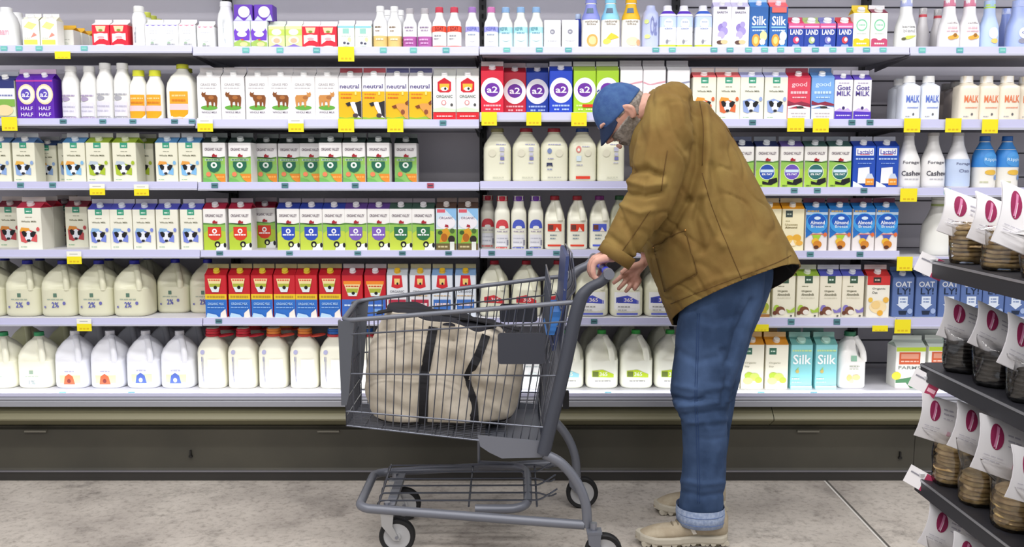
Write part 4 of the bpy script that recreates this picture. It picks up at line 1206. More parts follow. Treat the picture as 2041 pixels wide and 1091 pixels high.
vessel('jrb', 69, 110, JUG, '#e4e3cd', ('#3c48a8', .30, .93, 1), RJB, n=3.6, name='milk_jug', cat='jug', handle=(.52, .86, -62, .30), amax=52)
put(4, 'jr', [985, 1049, 1113], 'cream {} with red cap and red label', .03)
put(4, 'jrb', [1181, 1250, 1319], 'cream {} with blue and white label', .03)
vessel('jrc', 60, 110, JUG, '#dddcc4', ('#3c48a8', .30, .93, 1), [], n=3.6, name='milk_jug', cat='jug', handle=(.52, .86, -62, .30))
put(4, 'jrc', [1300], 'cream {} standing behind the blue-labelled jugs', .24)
carton('flax', 42, 103, '#e9e4b8', '#9cba4c', '#ecf0dc', '#c9c8b0', CREAMY([('e', .3, .2, .25, .14, '#c8a43c'), ('e', .7, .25, .25, .12, '#a4b43c'), ('r', 0, 0, 1, .07, '#a8743c'), ('p', [(.1, .1), (.2, .4), (.35, .1)], '#d8b04c'), ('p', [(.5, .1), (.7, .45), (.85, .1)], '#b8a83c')]))
put(4, 'flax', [1514], 'cream {} with grain picture beside the jacket hem', .03)
carton('alg', 46, 104, '#eeead4', '#a4c848', '#eef2e0', '#d4d6c4', CREAMY(ALMLOW('#a8c848')))
carton('alb', 45, 104, '#ece6d2', '#5c62c4', '#e6eaf4', '#cfd0d8', CREAMY(ALMLOW('#8478c0')))
put(4, 'alg', [1562, 1609], 'cream {} with lime top and almonds', .03)
put(4, 'alb', [1654, 1699], 'cream {} with indigo top and almonds', .03)
carton('oatr', 47, 104, '#f1ede0', '#cf3434', '#f0e8e8', '#d8c8c8', [('r', 0, .78, 1, 1, '#cf3434'), ('r', .26, .84, .60, .97, '#3c3432'), ('x', .32, .89, .54, .92, '#d8c8b8'), ('t', 'Organic', .22, .66, .8, .72, '#7c7c78'), ('t', 'Oat', .22, .57, .46, .63, '#7c7c78'), ('e', .5, .25, .38, .16, '#f6dfae'), ('e', .16, .42, .1, .06, '#ecc04c'), ('e', .84, .42, .13, .07, '#ecb84c'), ('e', .6, .1, .13, .07, '#ecb03c'), ('e', .4, .3, .2, .1, '#f2d08c')])
put(4, 'oatr', [1749], 'white {} with bright red top', .03)
carton('oat', 44, 100, '#5a72a8', '#5a74ac', '#e6eaf2', '#4c648c', OAT)
put(4, 'oat', [1799, 1845, 1891, 1935, 1979, 2024], 'slate blue {} with big lettering and white arrow', .03)

# bottom deck
jug('jg', '#3fa46c', [('r', .4, .27, .54, .34, '#9ab09a'), ('x', .25, .22, .75, .24, '#b9c4b4'), ('t', '1%', .38, .08, .6, .16, '#8c9a9c')], w=74, h=112, base='#efeeda')
jug('jclr', '#e8e8ee', [('r', .15, .10, .9, .24, '#c9dca0'), ('p', [(.3, .08), (.35, .22), (.5, .27), (.65, .22), (.72, .08)], '#e2613c'), ('e', .5, .14, .07, .04, '#7c2c24'), ('x', .35, .30, .7, .32, '#b4b4cc')], w=71, h=115, base='#e6e7ee')
jug('jclb', '#e8e8ee', [('r', .15, .12, .9, .26, '#c4dca4'), ('p', [(.3, .10), (.35, .24), (.5, .29), (.65, .24), (.72, .10)], '#4c64b4'), ('e', .5, .16, .07, .04, '#dfe4ee'), ('x', .35, .32, .7, .34, '#b4b4cc')], w=71, h=115, base='#e6e7ee')
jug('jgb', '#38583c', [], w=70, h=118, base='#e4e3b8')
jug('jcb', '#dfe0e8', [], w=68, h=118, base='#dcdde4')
put(5, 'jg', [-7, 65], 'pale yellow gallon {} with green cap', .03)
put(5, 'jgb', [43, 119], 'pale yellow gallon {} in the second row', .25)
put(5, 'jclr', [138, 209], 'whitish gallon {} with red and green emblem', .03)
put(5, 'jclb', [281, 350], 'whitish gallon {} with blue and green emblem', .03)
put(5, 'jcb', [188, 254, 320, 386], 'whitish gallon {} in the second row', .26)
STR = [('t', 'STRAUS', .14, .08, .24, .55, '#9092b4'), ('e', .2, .62, .10, .04, '#b0b0d4'), ('r', .42, .02, 1, .50, '#f4f3ee')]
def bigcap(key, c1, c2, base='#efeddb'):
    w, h = 60, 122
    vessel(key, w, h, [(0, .92), (.02, 1), (.60, 1), (.68, .94), (.78, .70), (.84, .50), (.87, .42), (1, .42)], base, None, STR, n=3.6, name='milk_jug', cat='jug')
    n_, cat_, w_, d_, h_, parts = KIND[key]
    cm = MB()
    z0 = h_ * .86
    r = w_ / 2 * .5
    cm.lathe([(r * 1.05, z0), (r * 1.05, z0 + .009), (r * .9, z0 + .010)], mat(c2, .35), 20)
    cm.lathe([(r * .98, z0 + .011), (r, z0 + .013), (r, z0 + .022), (r * .92, z0 + .023)], mat(c1, .35), 20)
    cm.lathe([(r * .98, z0 + .024), (r, z0 + .026), (r * .98, z0 + .034), (r * .85, z0 + .036)], mat(c1, .35), 20)
    parts.append(('cap', cm.mesh('bottle_cap')))
    rm = MB()
    rm.tube([(r * 1.9 + r * .95 * cos(a), -.006 + r * .8 * sin(a), z0 + .004 + .004 * cos(a)) for a in [2 * pi * i / 18 for i in range(18)]], .0042, mat(c2, .4), 6, True)
    parts.append(('carry_ring', rm.mesh('carry_ring')))
bigcap('sr', '#cf2c3c', '#c42436')
bigcap('so', '#ee8a3a', '#dc5040')
bigcap('sb', '#2f6cc0', '#d84650')
put(5, 'sr', [419, 480], 'cream {} with tall red cap', .03)
put(5, 'sr', [446, 504], 'cream {} with tall red cap in the second row', .20)
put(5, 'so', [541, 604], 'cream {} with tall orange cap', .03)
put(5, 'so', [567], 'cream {} with tall orange cap in the second row', .20)
put(5, 'sb', [664, 727], 'cream {} with tall blue cap', .03)
put(5, 'sr', [790, 852, 915, 977], 'cream {} with tall red cap behind the trolley', .03)
carton('wcart', 44, 112, '#f1f1ee', '#e8e8e6', None, '#ddd', [('r', .2, .62, .6, .78, '#7cc4c4'), ('x', .15, .5, .8, .52, '#b9c4c4'), ('e', .5, .25, .3, .14, '#dfe8e4')])
put(5, 'wcart', [1062], 'white {} with teal square seen through the trolley', .03)
GJ = lambda c, k: [('p', [(.1, .32), (.5, .34), (.92, .26), (.92, .20), (.5, .21), (.1, .21)], c), ('r', .12, .215, .34, .31, k), ('t', '365', .38, .23, .68, .30, '#eef4d8'), ('x', .2, .13, .8, .15, '#9c9c98')]
jug('jlm', '#3cac4c', GJ('#bed62c', '#6c7c34'), w=69, h=117, base='#eeeede')
jug('jaq', '#3cac4c', GJ('#9cd8e4', '#7cb8c4'), w=69, h=117, base='#eeeede')
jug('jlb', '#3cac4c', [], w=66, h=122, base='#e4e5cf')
put(5, 'jaq', [1132], 'cream gallon {} with aqua label beside the trolley post', .03)
put(5, 'jlm', [1201, 1270, 1339], 'cream gallon {} with lime label', .03)
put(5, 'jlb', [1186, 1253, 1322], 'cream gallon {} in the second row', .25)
SOY = [('r', .14, .78, .46, .93, '#3c6c58'), ('x', .2, .84, .4, .87, '#c4d8c8'), ('t', 'Organic', .14, .56, .66, .61, '#b0ae98'), ('t', 'Soy', .14, .48, .36, .53, '#b0ae98'), ('e', .35, .3, .2, .08, '#b8d444'), ('e', .6, .27, .22, .09, '#cadf68'), ('e', .3, .18, .22, .08, '#d4e68c'), ('e', .78, .2, .16, .07, '#b8d444')]
carton('soyo', 47, 114, '#f2eeda', '#f0a234', '#f2ece0', '#eec88c', SOY)
put(5, 'soyo', [1452], 'cream {} with orange top half hidden by the jeans', .03)
put(5, 'soyo', [1499, 1547], 'cream {} with orange top and green beans', .03)
put(5, 'soyo', [1487, 1530], 'cream {} with orange top in the second row', .17)
carton('silkt', 45, 114, '#8cd0d4', '#78b8b0', '#b4dccc', '#9cccc0', [('x', .05, .85, .95, .89, '#c4e09c'), ('t', 'Silk', .08, .56, .94, .78, '#f4faf8'), ('p', [(.2, .4), (.36, .5), (.3, .36)], '#a4c85c'), ('e', .3, .4, .08, .04, '#c8b468'), ('x', .05, .22, .4, .25, '#d8f0ee'), ('x', .05, .15, .5, .17, '#c4e6ea'), ('r', 0, 0, 1, .08, '#b4dfe8')], capr=.2)
put(5, 'silkt', [1596, 1645], 'turquoise {} with big white lettering', .03)
put(5, 'silkt', [1578, 1624], 'turquoise {} in the second row', .17)
vessel('whj', 58, 115, HALF, '#f2f1ee', ('#3c7c5c', .42, .92, 1), [('r', .36, .50, .62, .60, '#8cb8a0'), ('x', .3, .40, .75, .42, '#b4b8a8'), ('x', .3, .35, .7, .37, '#c4c8b8'), ('e', .3, .2, .12, .06, '#f0c27c'), ('e', .62, .21, .18, .05, '#f0cc8c'), ('e', .4, .14, .1, .04, '#f2d8a0')], n=4, name='milk_jug', cat='jug', handle=(.5, .88, -35, .6))
put(5, 'whj', [1700], 'white {} with green cap and open handle', .03)
BEA = [('r', 0, .90, 1, 1, '#b9d03c'), ('r', .1, .58, .82, .88, '#d0603c'), ('r', .16, .72, .76, .84, '#e09a80'), ('x', .16, .64, .76, .67, '#f0cbb8'), ('t', 'FARMS', .08, .46, .84, .54, '#8c908c'), ('e', .02, .3, .16, .1, '#d4cc3c'), ('p', [(0, 0), (0, .2), (.5, .26), (.8, .32), (1, .24), (1, 0)], '#3c7448'), ('p', [(0, 0), (.0, .12), (.35, .13), (.5, 0)], '#e8d0d0')]
carton('farm', 62, 105, '#f0f0e8', '#dfeae0', None, '#dfe8e0', BEA, d=46)
put(5, 'farm', [1813], 'green and white {} with red panel', .05, rz=0)
put(5, 'farm', [1878], 'green and white {} with red panel behind the price flag', .06)
put(5, 'farm', [1852, 1918], 'green and white {} in the second row', .20)

# yellow price flags ---------------------------------------------------------
ym = mat('#efe023', .5)
yw = mat('#f0f0e6', .5)
yo_ = mat('#d9b51e', .5)
tagN = {}
FLAGS = {0: [(125, 110, 0, 30, 14), (690, 108, 0, 31, 28)],
         1: [(19, 247, 0, 30, 27), (409, 249, 1, 30, 26), (590, 249, 1, 30, 27), (690, 250, 0, 31, 26), (788, 250, 0, 31, 26), (975, 237, 0, 30, 26), (1064, 237, 0, 29, 26), (1154, 238, 0, 30, 26), (1586, 249, 0, 33, 26), (1636, 250, 0, 31, 27), (1818, 250, 0, 32, 27), (1900, 250, 0, 31, 27), (1973, 252, 0, 31, 27)],
         2: [(194, 378, 1, 30, 22), (282, 379, 1, 29, 22), (1811, 389, 0, 33, 26)],
         3: [(148, 514, 1, 29, 25), (1803, 526, 0, 31, 28), (1860, 527, 0, 14, 17)],
         4: [(168, 648, 1, 29, 25), (1476, 655, 0, 12, 12), (1518, 654, 0, 28, 14), (1754, 655, 0, 31, 12), (1799, 651, 0, 32, 28)],
         5: [(1738, 799, 0, 32, 17)]}
for lv, L in FLAGS.items():
    for i, (px, py, half, wpx, hpx) in enumerate(L):
        p = at(px, py, -.024)
        t = empty('price_flag', p)
        w, h = wpx * PX, hpx * PX
        mb = MB()
        mb.box(-w / 2, -.0015, -h / 2, w / 2, .0, h / 2 - (h * .4 if half else 0), ym)
        if half:
            mb.box(-w / 2, -.0015, h / 2 - h * .4, w / 2, .0, h / 2, yw)
            mb.box(-w * .3, -.0019, h * .26, w * .25, -.0015, h * .32, mat('#b9b9b0', .6))
        for k in range(3):
            mb.box(w * (-.32 + .24 * k), -.0019, -h * .36, w * (-.16 + .24 * k), -.0015, -h * .24, yo_)
        mb.build('flag_card', t)
        mb = MB()
        mb.box(-w * .3, 0, h * .1, w * .3, .006, h * .34, mat('#d8d8da', .4))
        mb.build('clip', t)
        n = len(L)
        pos = 'leftmost' if i == 0 else 'rightmost' if i == n - 1 else '%s from left' % ('third fourth fifth sixth seventh eighth ninth tenth eleventh twelfth thirteenth'.split()[i - 2] if i > 1 else 'second')
        q = 'half-white price flag' if half else 'yellow price flag'
        if n == 1:
            tag(t, 'single %s under the rail of the %s' % (q, SN[lv]), 'price tag')
        else:
            tag(t, '%s, %s of the flags on the %s rail' % (q, pos, SN[lv]), 'price tag', 'price flags on the %s rail' % SN[lv])
# ------------------------------------------------------------------ the shopping trolley
steel = mat('#8d909b', .28, .75, .5)
grey_p = mat('#6d707a', .38, .25, .5)                   # powder-coated tube
dark_p = mat('#3f424c', .45, .1, .4)
wire = mat('#5d606a', .3, .7, .5)
rubber = mat('#1b1b1d', .6)
wheel_g = mat('#a9a9ab', .45)
trolley = empty('shopping_trolley', floorpt(950, 1060))
tag(trolley, 'grey wire shopping trolley with blue handlebar and a canvas bag inside', 'shopping trolley')
TO = Vector(trolley.location)


def tpart(mb, name, parent=None, sharp=38):
    o = mb.build(name, parent or trolley, sharp)
    if parent is None:
        o.location = -TO
    return o


YN_F, YN_R, YF_F, YF_R = -.78, -.88, -.44, -.36        # near / far side at the front and the rear
# corner points: near rim, near floor
nRF, nRR = at(682, 640, YN_F), at(1142, 603, YN_R)
nBF, nBR = at(691, 849, YN_F + .02), at(1083, 893, YN_R + .02)
fRF = at(712, 600, YF_F)
fRR = at(1120, 551, YF_R)
fBF, fBR = Vector((nBF.x, YF_F - .01, nBF.z)), Vector((nBR.x, YF_R - .01, nBR.z))


def side(a, b, c, d, n, hs, name, rim_r):
    """wire wall: a-b along the top, c-d along the bottom"""
    m = MB()
    for t in hs:
        m.tube([a.lerp(c, t), b.lerp(d, t)], .0034, wire, 6)
    for i in range(n + 1):
        t = i / n
        m.tube([a.lerp(b, t), c.lerp(d, t)], .0021, wire, 5)
    return tpart(m, name)


side(nRF, nRR, nBF, nBR, 25, [.13, .50, .86, 1], 'basket_side', 0)
side(fRF, fRR, fBF, fBR, 25, [.13, .50, .86, 1], 'basket_side', 0)
side(nRF, fRF, nBF, fBF, 15, [.06, .25, .5, .75, .9, 1], 'basket_front', 0)
m = MB()
for i in range(20):
    t = i / 19
    m.tube([nBF.lerp(fBF, t), nBR.lerp(fBR, t)], .0024, wire, 5)
for i in range(12):
    t = i / 11
    m.tube([nBF.lerp(nBR, t), fBF.lerp(fBR, t)], .0026, wire, 5)
tpart(m, 'basket_floor')
m = MB()
m.tube(arc([nRR, nRF, fRF, fRR], .05), .0085, grey_p, 10)
tpart(m, 'rim')
# plastic bumpers on the two front corners
for a, c in ((nRF, nBF), (fRF, fBF)):
    m = MB()
    dx = Vector((-.006, 0, 0))
    sgn = 1 if a is nRF else -1
    rings = []
    for t, w in ((0, .05), (.1, .045), (.45, .03), (.72, .018), (.8, .01)):
        p = a.lerp(c, t) + dx
        rings.append([p + Vector((w, -.006 * sgn, 0)), p + Vector((-.008, -.008 * sgn, 0)), p + Vector((-.012, w * .6 * sgn, 0)), p + Vector((-.004, w * .6 * sgn, 0)), p + Vector((.0, .002 * sgn, 0)), p + Vector((w, .002 * sgn, 0))])
    m.loft(rings, mat('#54575f', .4), True, True, False)
    tpart(m, 'corner_bumper')
# rear gate of close wires, hinged inside the rear end
m = MB()
gTn, gTf = at(1098, 566, -.84), at(1098, 566, -.84) + Vector((.0, .44, .02))
gBn, gBf = nBR + Vector((-.005, .03, .01)), fBR + Vector((-.005, -.03, .01))
for i in range(15):
    t = i / 14
    m.tube([gTn.lerp(gTf, t), gBn.lerp(gBf, t)], .0023, wire, 5)
for t in (0, .08, .3, .5, .7, .9, 1):
    m.tube([gTn.lerp(gBn, t), gTf.lerp(gBf, t)], .003, wire, 6)
tpart(m, 'rear_gate')
# folded child seat behind it: wire frame and blue plastic back
m = MB()
sT = [at(1128, 512, -.82), at(1128, 512, -.82) + Vector((0, .36, .01))]
sB = [at(1100, 700, -.82), at(1100, 700, -.82) + Vector((0, .36, 0))]
nrm = Vector((.012, 0, .002))
m.loft([[sT[0], sT[1], sT[1] + nrm, sT[0] + nrm], [sT[0].lerp(sB[0], .5) + nrm, sT[1].lerp(sB[1], .5) + nrm, sT[1].lerp(sB[1], .5) + nrm * 2, sT[0].lerp(sB[0], .5) + nrm * 2],
        [sB[0], sB[1], sB[1] + nrm, sB[0] + nrm]], mat('#34406c', .4), True, True, False)
seat = tpart(m, 'child_seat')
m = MB()
q = [at(1112, 622, -.83), at(1098, 668, -.83)]
m.loft([[q[0] + Vector((-.016, 0, 0)), q[0] + Vector((.014, 0, 0)), q[0] + Vector((.014, .3, 0)), q[0] + Vector((-.016, .3, 0))],
        [q[1] + Vector((-.016, 0, 0)), q[1] + Vector((.012, 0, 0)), q[1] + Vector((.012, .3, 0)), q[1] + Vector((-.016, .3, 0))]], mat('#3a78c4', .4), True, True, False)
sp = m.build('seat_pad', seat)
m = MB()
for yy in (-.80, -.64, -.48):
    a = at(1140, 505, -.82)
    b = at(1150, 580, -.82)
    c = at(1128, 600, -.82)
    m.tube(arc([Vector((p.x, yy, p.z)) for p in (a, b, c, at(1095, 720, -.82))], .03), .0032, steel, 6)
for t in range(7):
    p = at(1140, 505, -.82).lerp(at(1095, 720, -.82), t / 6)
    m.tube([Vector((p.x, -.84, p.z)), Vector((p.x, -.42, p.z))], .0026, steel, 6)
tpart(m, 'seat_frame')
m = MB()
for u in range(9):
    p = at(1130, 640, -.82).lerp(at(1088, 880, -.82), 0)
    yy = -.84 + .055 * u
    m.tube([Vector((at(1131, 600, -.84).x, yy, at(1131, 600, -.84).z)), Vector((at(1112, 760, -.84).x, yy, at(1112, 760, -.84).z)), Vector((at(1085, 880, -.84).x, yy, at(1085, 880, -.84).z))], .0028, steel, 5)
tpart(m, 'seat_flap')
# handle uprights, near and far
HB = at(1213, 546, -.90)
FO = Vector((0, .49, 0))


def upright(y, k):
    pts = [at(1083, 905, -.90), at(1122, 745, -.90), at(1152, 612, -.90), at(1172, 577, -.90), at(1198, 562, -.90), HB]
    pts = [Vector((p.x, y, p.z)) for p in pts]
    mm = MB()
    sp_ = spline(pts, 6)
    mm.tube(sp_, [.0235 if i < 12 else .0235 - .006 * min(1, (i - 12) / 8) for i in range(len(sp_))], dark_p if k == 0 else grey_p, 12)
    mm.tube([pts[-1] + Vector((0, -.022, 0)), pts[-1] + Vector((0, .022, 0))], .0185, mat('#6a6d78', .4), 12)
    return tpart(mm, 'handle_upright')


upright(-.90, 0)
upright(-.35, 1)
m = MB()
m.tube([HB + Vector((0, .012, 0)), HB + Vector((0, .54, 0))], .015, mat('#2a3ed0', .35), 14)
tpart(m, 'handlebar')
# advertising placards on the basket sides
for y, x0, y0, x1, y1 in ((-.872, 992, 664, 1086, 726), (-.352, 996, 606, 1071, 642)):
    a, b = at(x0, y1, y), at(x1, y0, y)
    m = MB()
    w, h, c = b.x - a.x, b.z - a.z, .012
    ring = [(a.x + w / 2 + (w / 2 - c) * sx + c * cos(t), 0, a.z + h / 2 + (h / 2 - c) * sz + c * sin(t))
            for sx, sz, t0 in ((1, 1, 0), (-1, 1, 90), (-1, -1, 180), (1, -1, 270)) for t in [radians(t0 + 30 * i) for i in range(4)]]
    m.loft([[(px, y - .004, pz) for px, _, pz in ring], [(px, y + .004, pz) for px, _, pz in ring]], mat('#34363f', .5, 0, .35), True, True, False)
    tpart(m, 'placard')
# chassis
m = MB()
br = [at(952, 872, -.9), at(1092, 884, -.9), at(1090, 915, -.9), at(1000, 917, -.9), at(975, 905, -.9), at(957, 893, -.9)]
for y in (-.88, -.37):
    m.loft([[Vector((p.x, y - .006, p.z)) for p in br], [Vector((p.x, y + .006, p.z)) for p in br]], grey_p, True, True, False)
m.box(br[0].x + .02, -.88, br[4].z + .012, br[1].x - .01, -.37, br[4].z + .02, grey_p)
tpart(m, 'chassis_bracket')
for y in (-.90, -.36):
    m = MB()
    leg = [at(1085, 905, -.9), at(1120, 925, -.9), at(1150, 962, -.9), at(1167, 1005, -.9), at(1171, 1050, -.9)]
    m.tube(spline([Vector((p.x, y, p.z)) for p in leg], 5), .0175, grey_p, 12)
    tpart(m, 'rear_leg')
m = MB()
FWY = (-.79, -.47)
lowR, lowF = at(1165, 1047, -.90), at(718, 1014, -.80)
fR, fF = at(1122, 921, -.36), at(752, 942, -.42)
lf = [Vector((lowR.x, -.90, lowR.z)), Vector((lowF.x + .02, -.80, lowF.z)), Vector((lowF.x - .005, -.78, lowF.z + .005)),
      Vector((fF.x - .01, -.45, fF.z)), Vector((fF.x + .02, -.42, fF.z)), Vector((fR.x, -.37, fR.z))]
m.tube(arc(lf, .05), .0165, grey_p, 12)
tpart(m, 'lower_rail')
m = MB()
u0 = [at(945, 1021, -.88), at(1058, 1022, -.88)]
zc = lowF.z + .012
um = at(945, 930, -.5)
ux = at(1052, 1000, -.7).x
m.tube(arc([Vector((u0[0].x, -.80, lowR.z + .02)), Vector((ux, -.80, lowR.z + .02)), Vector((ux, -.44, lowR.z + .06)), Vector((u0[0].x, -.42, lowR.z + .06))], .08), .0165, grey_p, 12)
for y in (-.80, -.42):
    m.tube([Vector((u0[0].x, y, lowR.z + (.02 if y < -.6 else .06))), Vector((u0[0].x, y + (.5 + y) * 0, br[3].z))], .006, steel, 6) if y > -.6 else None
tpart(m, 'lower_loop')
m = MB()                                              # bottom tray of wires
xa, xb = at(760, 1000, -.65).x, at(1100, 985, -.65).x
for i in range(6):
    y = -.76 + .062 * i
    z = lowF.z + .012 + .006 * i
    pts = [(xa, y, z - .035), (xa + .004, y, z + .002), (xb - .05, y, z + .004), (xb - .01, y, z + .03 if i % 2 == 0 else z - .012), (xb + .015, y + .03, z + .035 if i % 2 == 0 else z - .01)]
    m.tube(arc(pts, .02, 4), .0034, wire, 6)
for x in (xa + .01, at(938, 980, -.65).x, xb - .06):
    m.tube([(x, -.80, lowF.z + .008), (x, -.43, lowF.z + .04)], .0038, wire, 6)
tpart(m, 'lower_tray')
m = MB()
xk = at(790, 990, -.65).x
m.box(xk - .02, -.80, lowF.z - .006, xk + .012, -.45, lowF.z + .012, grey_p)
tpart(m, 'front_crossbar')


def caster(px, y, rear):
    p = at(px, 1073 if y < -.6 else 985, y)
    r = .065
    c = Vector((p.x, y, r))
    o = MB()
    ax = (0, 1, 0)
    prof = [(r * .74, -.013), (r * .93, -.016), (r, -.011), (r, .011), (r * .93, .016), (r * .74, .013)]
    o.lathe(prof, rubber, 32, c, ax, False, False)
    w = tpart(o, 'wheel')
    o = MB()
    o.lathe([(.004, -.017), (.014, -.017), (.016, -.012), (r * .45, -.008), (r * .6, -.010), (r * .76, -.012), (r * .76, .012), (r * .45, .008), (.016, .012), (.014, .017), (.004, .017)], wheel_g, 32, c, ax)
    h = o.build('hub', w)
    o = MB()
    fk = mat('#b3b4b6', .3, .6) if not rear else grey_p
    top = lowF.z - .01 if not rear else lowR.z - .01
    off = .035
    for s in (-1, 1):
        yy = y + s * .021
        o.loft([[(c.x - off - .022 * k + (.0 if k > .5 else off), yy - .002, c.z + (top - c.z) * t - (0 if t else .012)), (c.x - off + .026 * k + (0 if k > .5 else off), yy - .002, c.z + (top - c.z) * t - (0 if t else .012)),
                 (c.x - off + .026 * k + (0 if k > .5 else off), yy + .002, c.z + (top - c.z) * t - (0 if t else .012)), (c.x - off - .022 * k + (0 if k > .5 else off), yy + .002, c.z + (top - c.z) * t - (0 if t else .012))]
                for t, k in ((0, .45), (.45, .8), (1, 1))], fk, True, True, False)
    o.box(c.x - off - .024, y - .024, top - .004, c.x - off + .028, y + .024, top + .004, fk)
    o.tube([(c.x, y - .026, c.z), (c.x, y + .026, c.z)], .006, steel, 8)
    f = tpart(o, 'caster_fork')
    o = MB()
    o.tube([(c.x - off, y, top), (c.x - off, y, top + .03)], .012, steel, 8)
    o.build('caster_stem', f)


caster(792, FWY[0], False)
caster(806, FWY[1], False)
caster(1203, -.93, True)
caster(1160, -.34, True)
m = MB()                                              # black clip hanging at the far upright
p = at(1128, 800, -.33)
m.box(p.x - .012, -.34, p.z - .03, p.x + .012, -.31, p.z + .04, rubber)
tpart(m, 'latch')

# ------------------------------------------------------------------ the canvas bag in the basket
canvas = mat('#b5ab9b', .85, 0, .2, (14, '#cbc2b4', .35, .7), (70, .35, .004))
strap_m = mat('#16151a', .7)
BY0, BY1 = -.755, -.48
bag = empty('tote_bag', (at(870, 850, -.64).x, -.64, nBF.lerp(nBR, .45).z + .02))
tag(bag, 'slumped off-white canvas tote bag with black straps inside the trolley basket', 'bag')
BO = Vector(bag.location)


def hull(levels, ny=7):
    """rings (left px, right px, py) -> sacks with rounded plan, open top"""
    rings = []
    for k, (xl, xr, py, by0, by1) in enumerate(levels):
        a, b = at(xl, py, by0), at(xr, py, by0)
        cx, hw = (a.x + b.x) / 2, (b.x - a.x) / 2
        cy, hd = (by0 + by1) / 2, (by1 - by0) / 2
        rings.append([(cx + x, cy + y, a.z) for x, y in sup(hw, hd, 3.4, 144)])
    return rings


LV = [(752, 1010, 846, -.735, -.505), (735, 1025, 838, -.755, -.48), (726, 1036, 815, -.765, -.47), (716, 1040, 785, -.765, -.47), (718, 1042, 750, -.765, -.47), (724, 1040, 715, -.755, -.48),
      (735, 1030, 690, -.75, -.485), (748, 1012, 668, -.74, -.49), (758, 1000, 652, -.735, -.495), (764, 990, 640, -.73, -.50)]
SPL = [tuple(v) for v in spline([Vector(l) for l in LV], 8)]
rings = hull(SPL)
BF = [([(893, 655), (898, 700), (912, 740), (932, 768)], 12, .030), ([(905, 690), (930, 720), (955, 730)], 9, -.016), ([(722, 762), (780, 748), (840, 742)], 10, .012), ([(725, 745), (790, 725), (838, 722)], 9, -.010),
      ([(945, 768), (985, 790), (1030, 822)], 10, .014), ([(960, 752), (1000, 765), (1036, 780)], 9, -.010), ([(735, 800), (790, 812), (838, 836)], 9, .010), ([(770, 660), (790, 700), (780, 735)], 9, .008),
      ([(870, 700), (880, 760), (872, 820)], 9, -.010), ([(905, 800), (925, 820), (940, 838)], 8, .010), ([(980, 690), (1000, 720), (1030, 735)], 9, .010), ([(805, 650), (830, 690), (836, 730)], 8, -.008)]


def bag_fold(p):
    if p.y < -.62:
        d = p - Vector((0, -CD, CH))
        fw, up = d.y * cos(PITCH) - d.z * sin(PITCH), d.y * sin(PITCH) + d.z * cos(PITCH)
        q = (W / 2 + F * d.x / fw, H / 2 - F * up / fw)
        for line, w, dep in BF:
            best = 1e9
            for a, b in zip(line, line[1:]):
                ab = Vector((b[0] - a[0], b[1] - a[1]))
                t = max(0, min(1, (Vector(q) - Vector(a)).dot(ab) / ab.length_squared))
                best = min(best, (Vector(q) - Vector(a) - ab * t).length)
            p = p + Vector((0, dep * math.exp(-(best / w) ** 2), 0))
        p.y = max(p.y, -.79)
    return tuple(p)


zmax = rings[-1][0][2]
m = MB()
R2 = []
for i, r in enumerate(rings):
    t = i / (len(rings) - 1)
    rr = []
    for x, y, z in r:
        p = Vector((x, y, z))
        u = (x - rings[0][0][0])
        fr = 1 if y < (BY0 + BY1) / 2 else .4
        n1 = noise.noise(Vector((x * 9, z * 7, y * 5))) * .014 + noise.noise(Vector((x * 21 + z * 12, z * 20, y * 9))) * .006
        fold = -.05 * math.exp(-((x - at(925, 700, -.8).x - (z - at(0, 760, -.8).z) * -.35) / .035) ** 2) * max(0, sin(pi * min(1, t * 1.1)))
        y2 = y + (n1 - fold) * fr
        sag = 0
        if t > .55:                                   # mouth slopes down to the right
            sag = -(t - .55) / .45 * (.055 * (x - (-.27)) / .28 + .02 * noise.noise(Vector((x * 12, 3, 1))))
            sag = max(sag, -.09)
        rr.append((x + noise.noise(Vector((z * 14, y * 8, 4))) * .008, y2, z + sag))
    R2.append([bag_fold(Vector(q)) for q in rr])
m.loft(R2, canvas, True, False, True)
body = m.build('bag_body', bag, 0)
body.location = -BO
sol = body.modifiers.new('thickness', 'SOLIDIFY')
sol.thickness = .004
# the body must clear the trolley walls, so it keeps inside BY0..BY1
m = MB()
base_r = [[(x, y, z) for x, y, z in R2[i]] for i in (0, 2, 4)]
c0 = Vector((sum(p[0] for p in base_r[0]) / 144, -.64, 0))
m.loft([[(c0.x + (x - c0.x) * 1.008, -.64 + (y + .64) * 1.012, z - .002) for x, y, z in r] for r in base_r], mat('#26252a', .75), True, False)
o = m.build('bag_base', bag, 0)
o.location = -BO
m = MB()                                              # dark mouth band and flap
top = R2[-1]
mid = sum((Vector(p) for p in top), Vector()) / 144
m.loft([[mid + (Vector(p) - mid) * 1.004 + Vector((0, 0, -.012)) for p in top], [mid + (Vector(p) - mid) * .98 + Vector((0, 0, .010)) for p in top], [mid + (Vector(p) - mid) * .7 + Vector((0, 0, .012 + .01 * noise.noise(Vector(p) * 9))) for p in top],
        [mid + (Vector(p) - mid) * .1 + Vector((0, 0, .0)) for p in top]], mat('#1f1f27', .8), False, True)
o = m.build('bag_lining', bag, 0)
o.location = -BO
bvh = BVHTree.FromPolygons([Vector(p) for r in R2 for p in r], [[i * 144 + j, i * 144 + (j + 1) % 144, (i + 1) * 144 + (j + 1) % 144, (i + 1) * 144 + j] for i in range(len(R2) - 1) for j in range(144)])


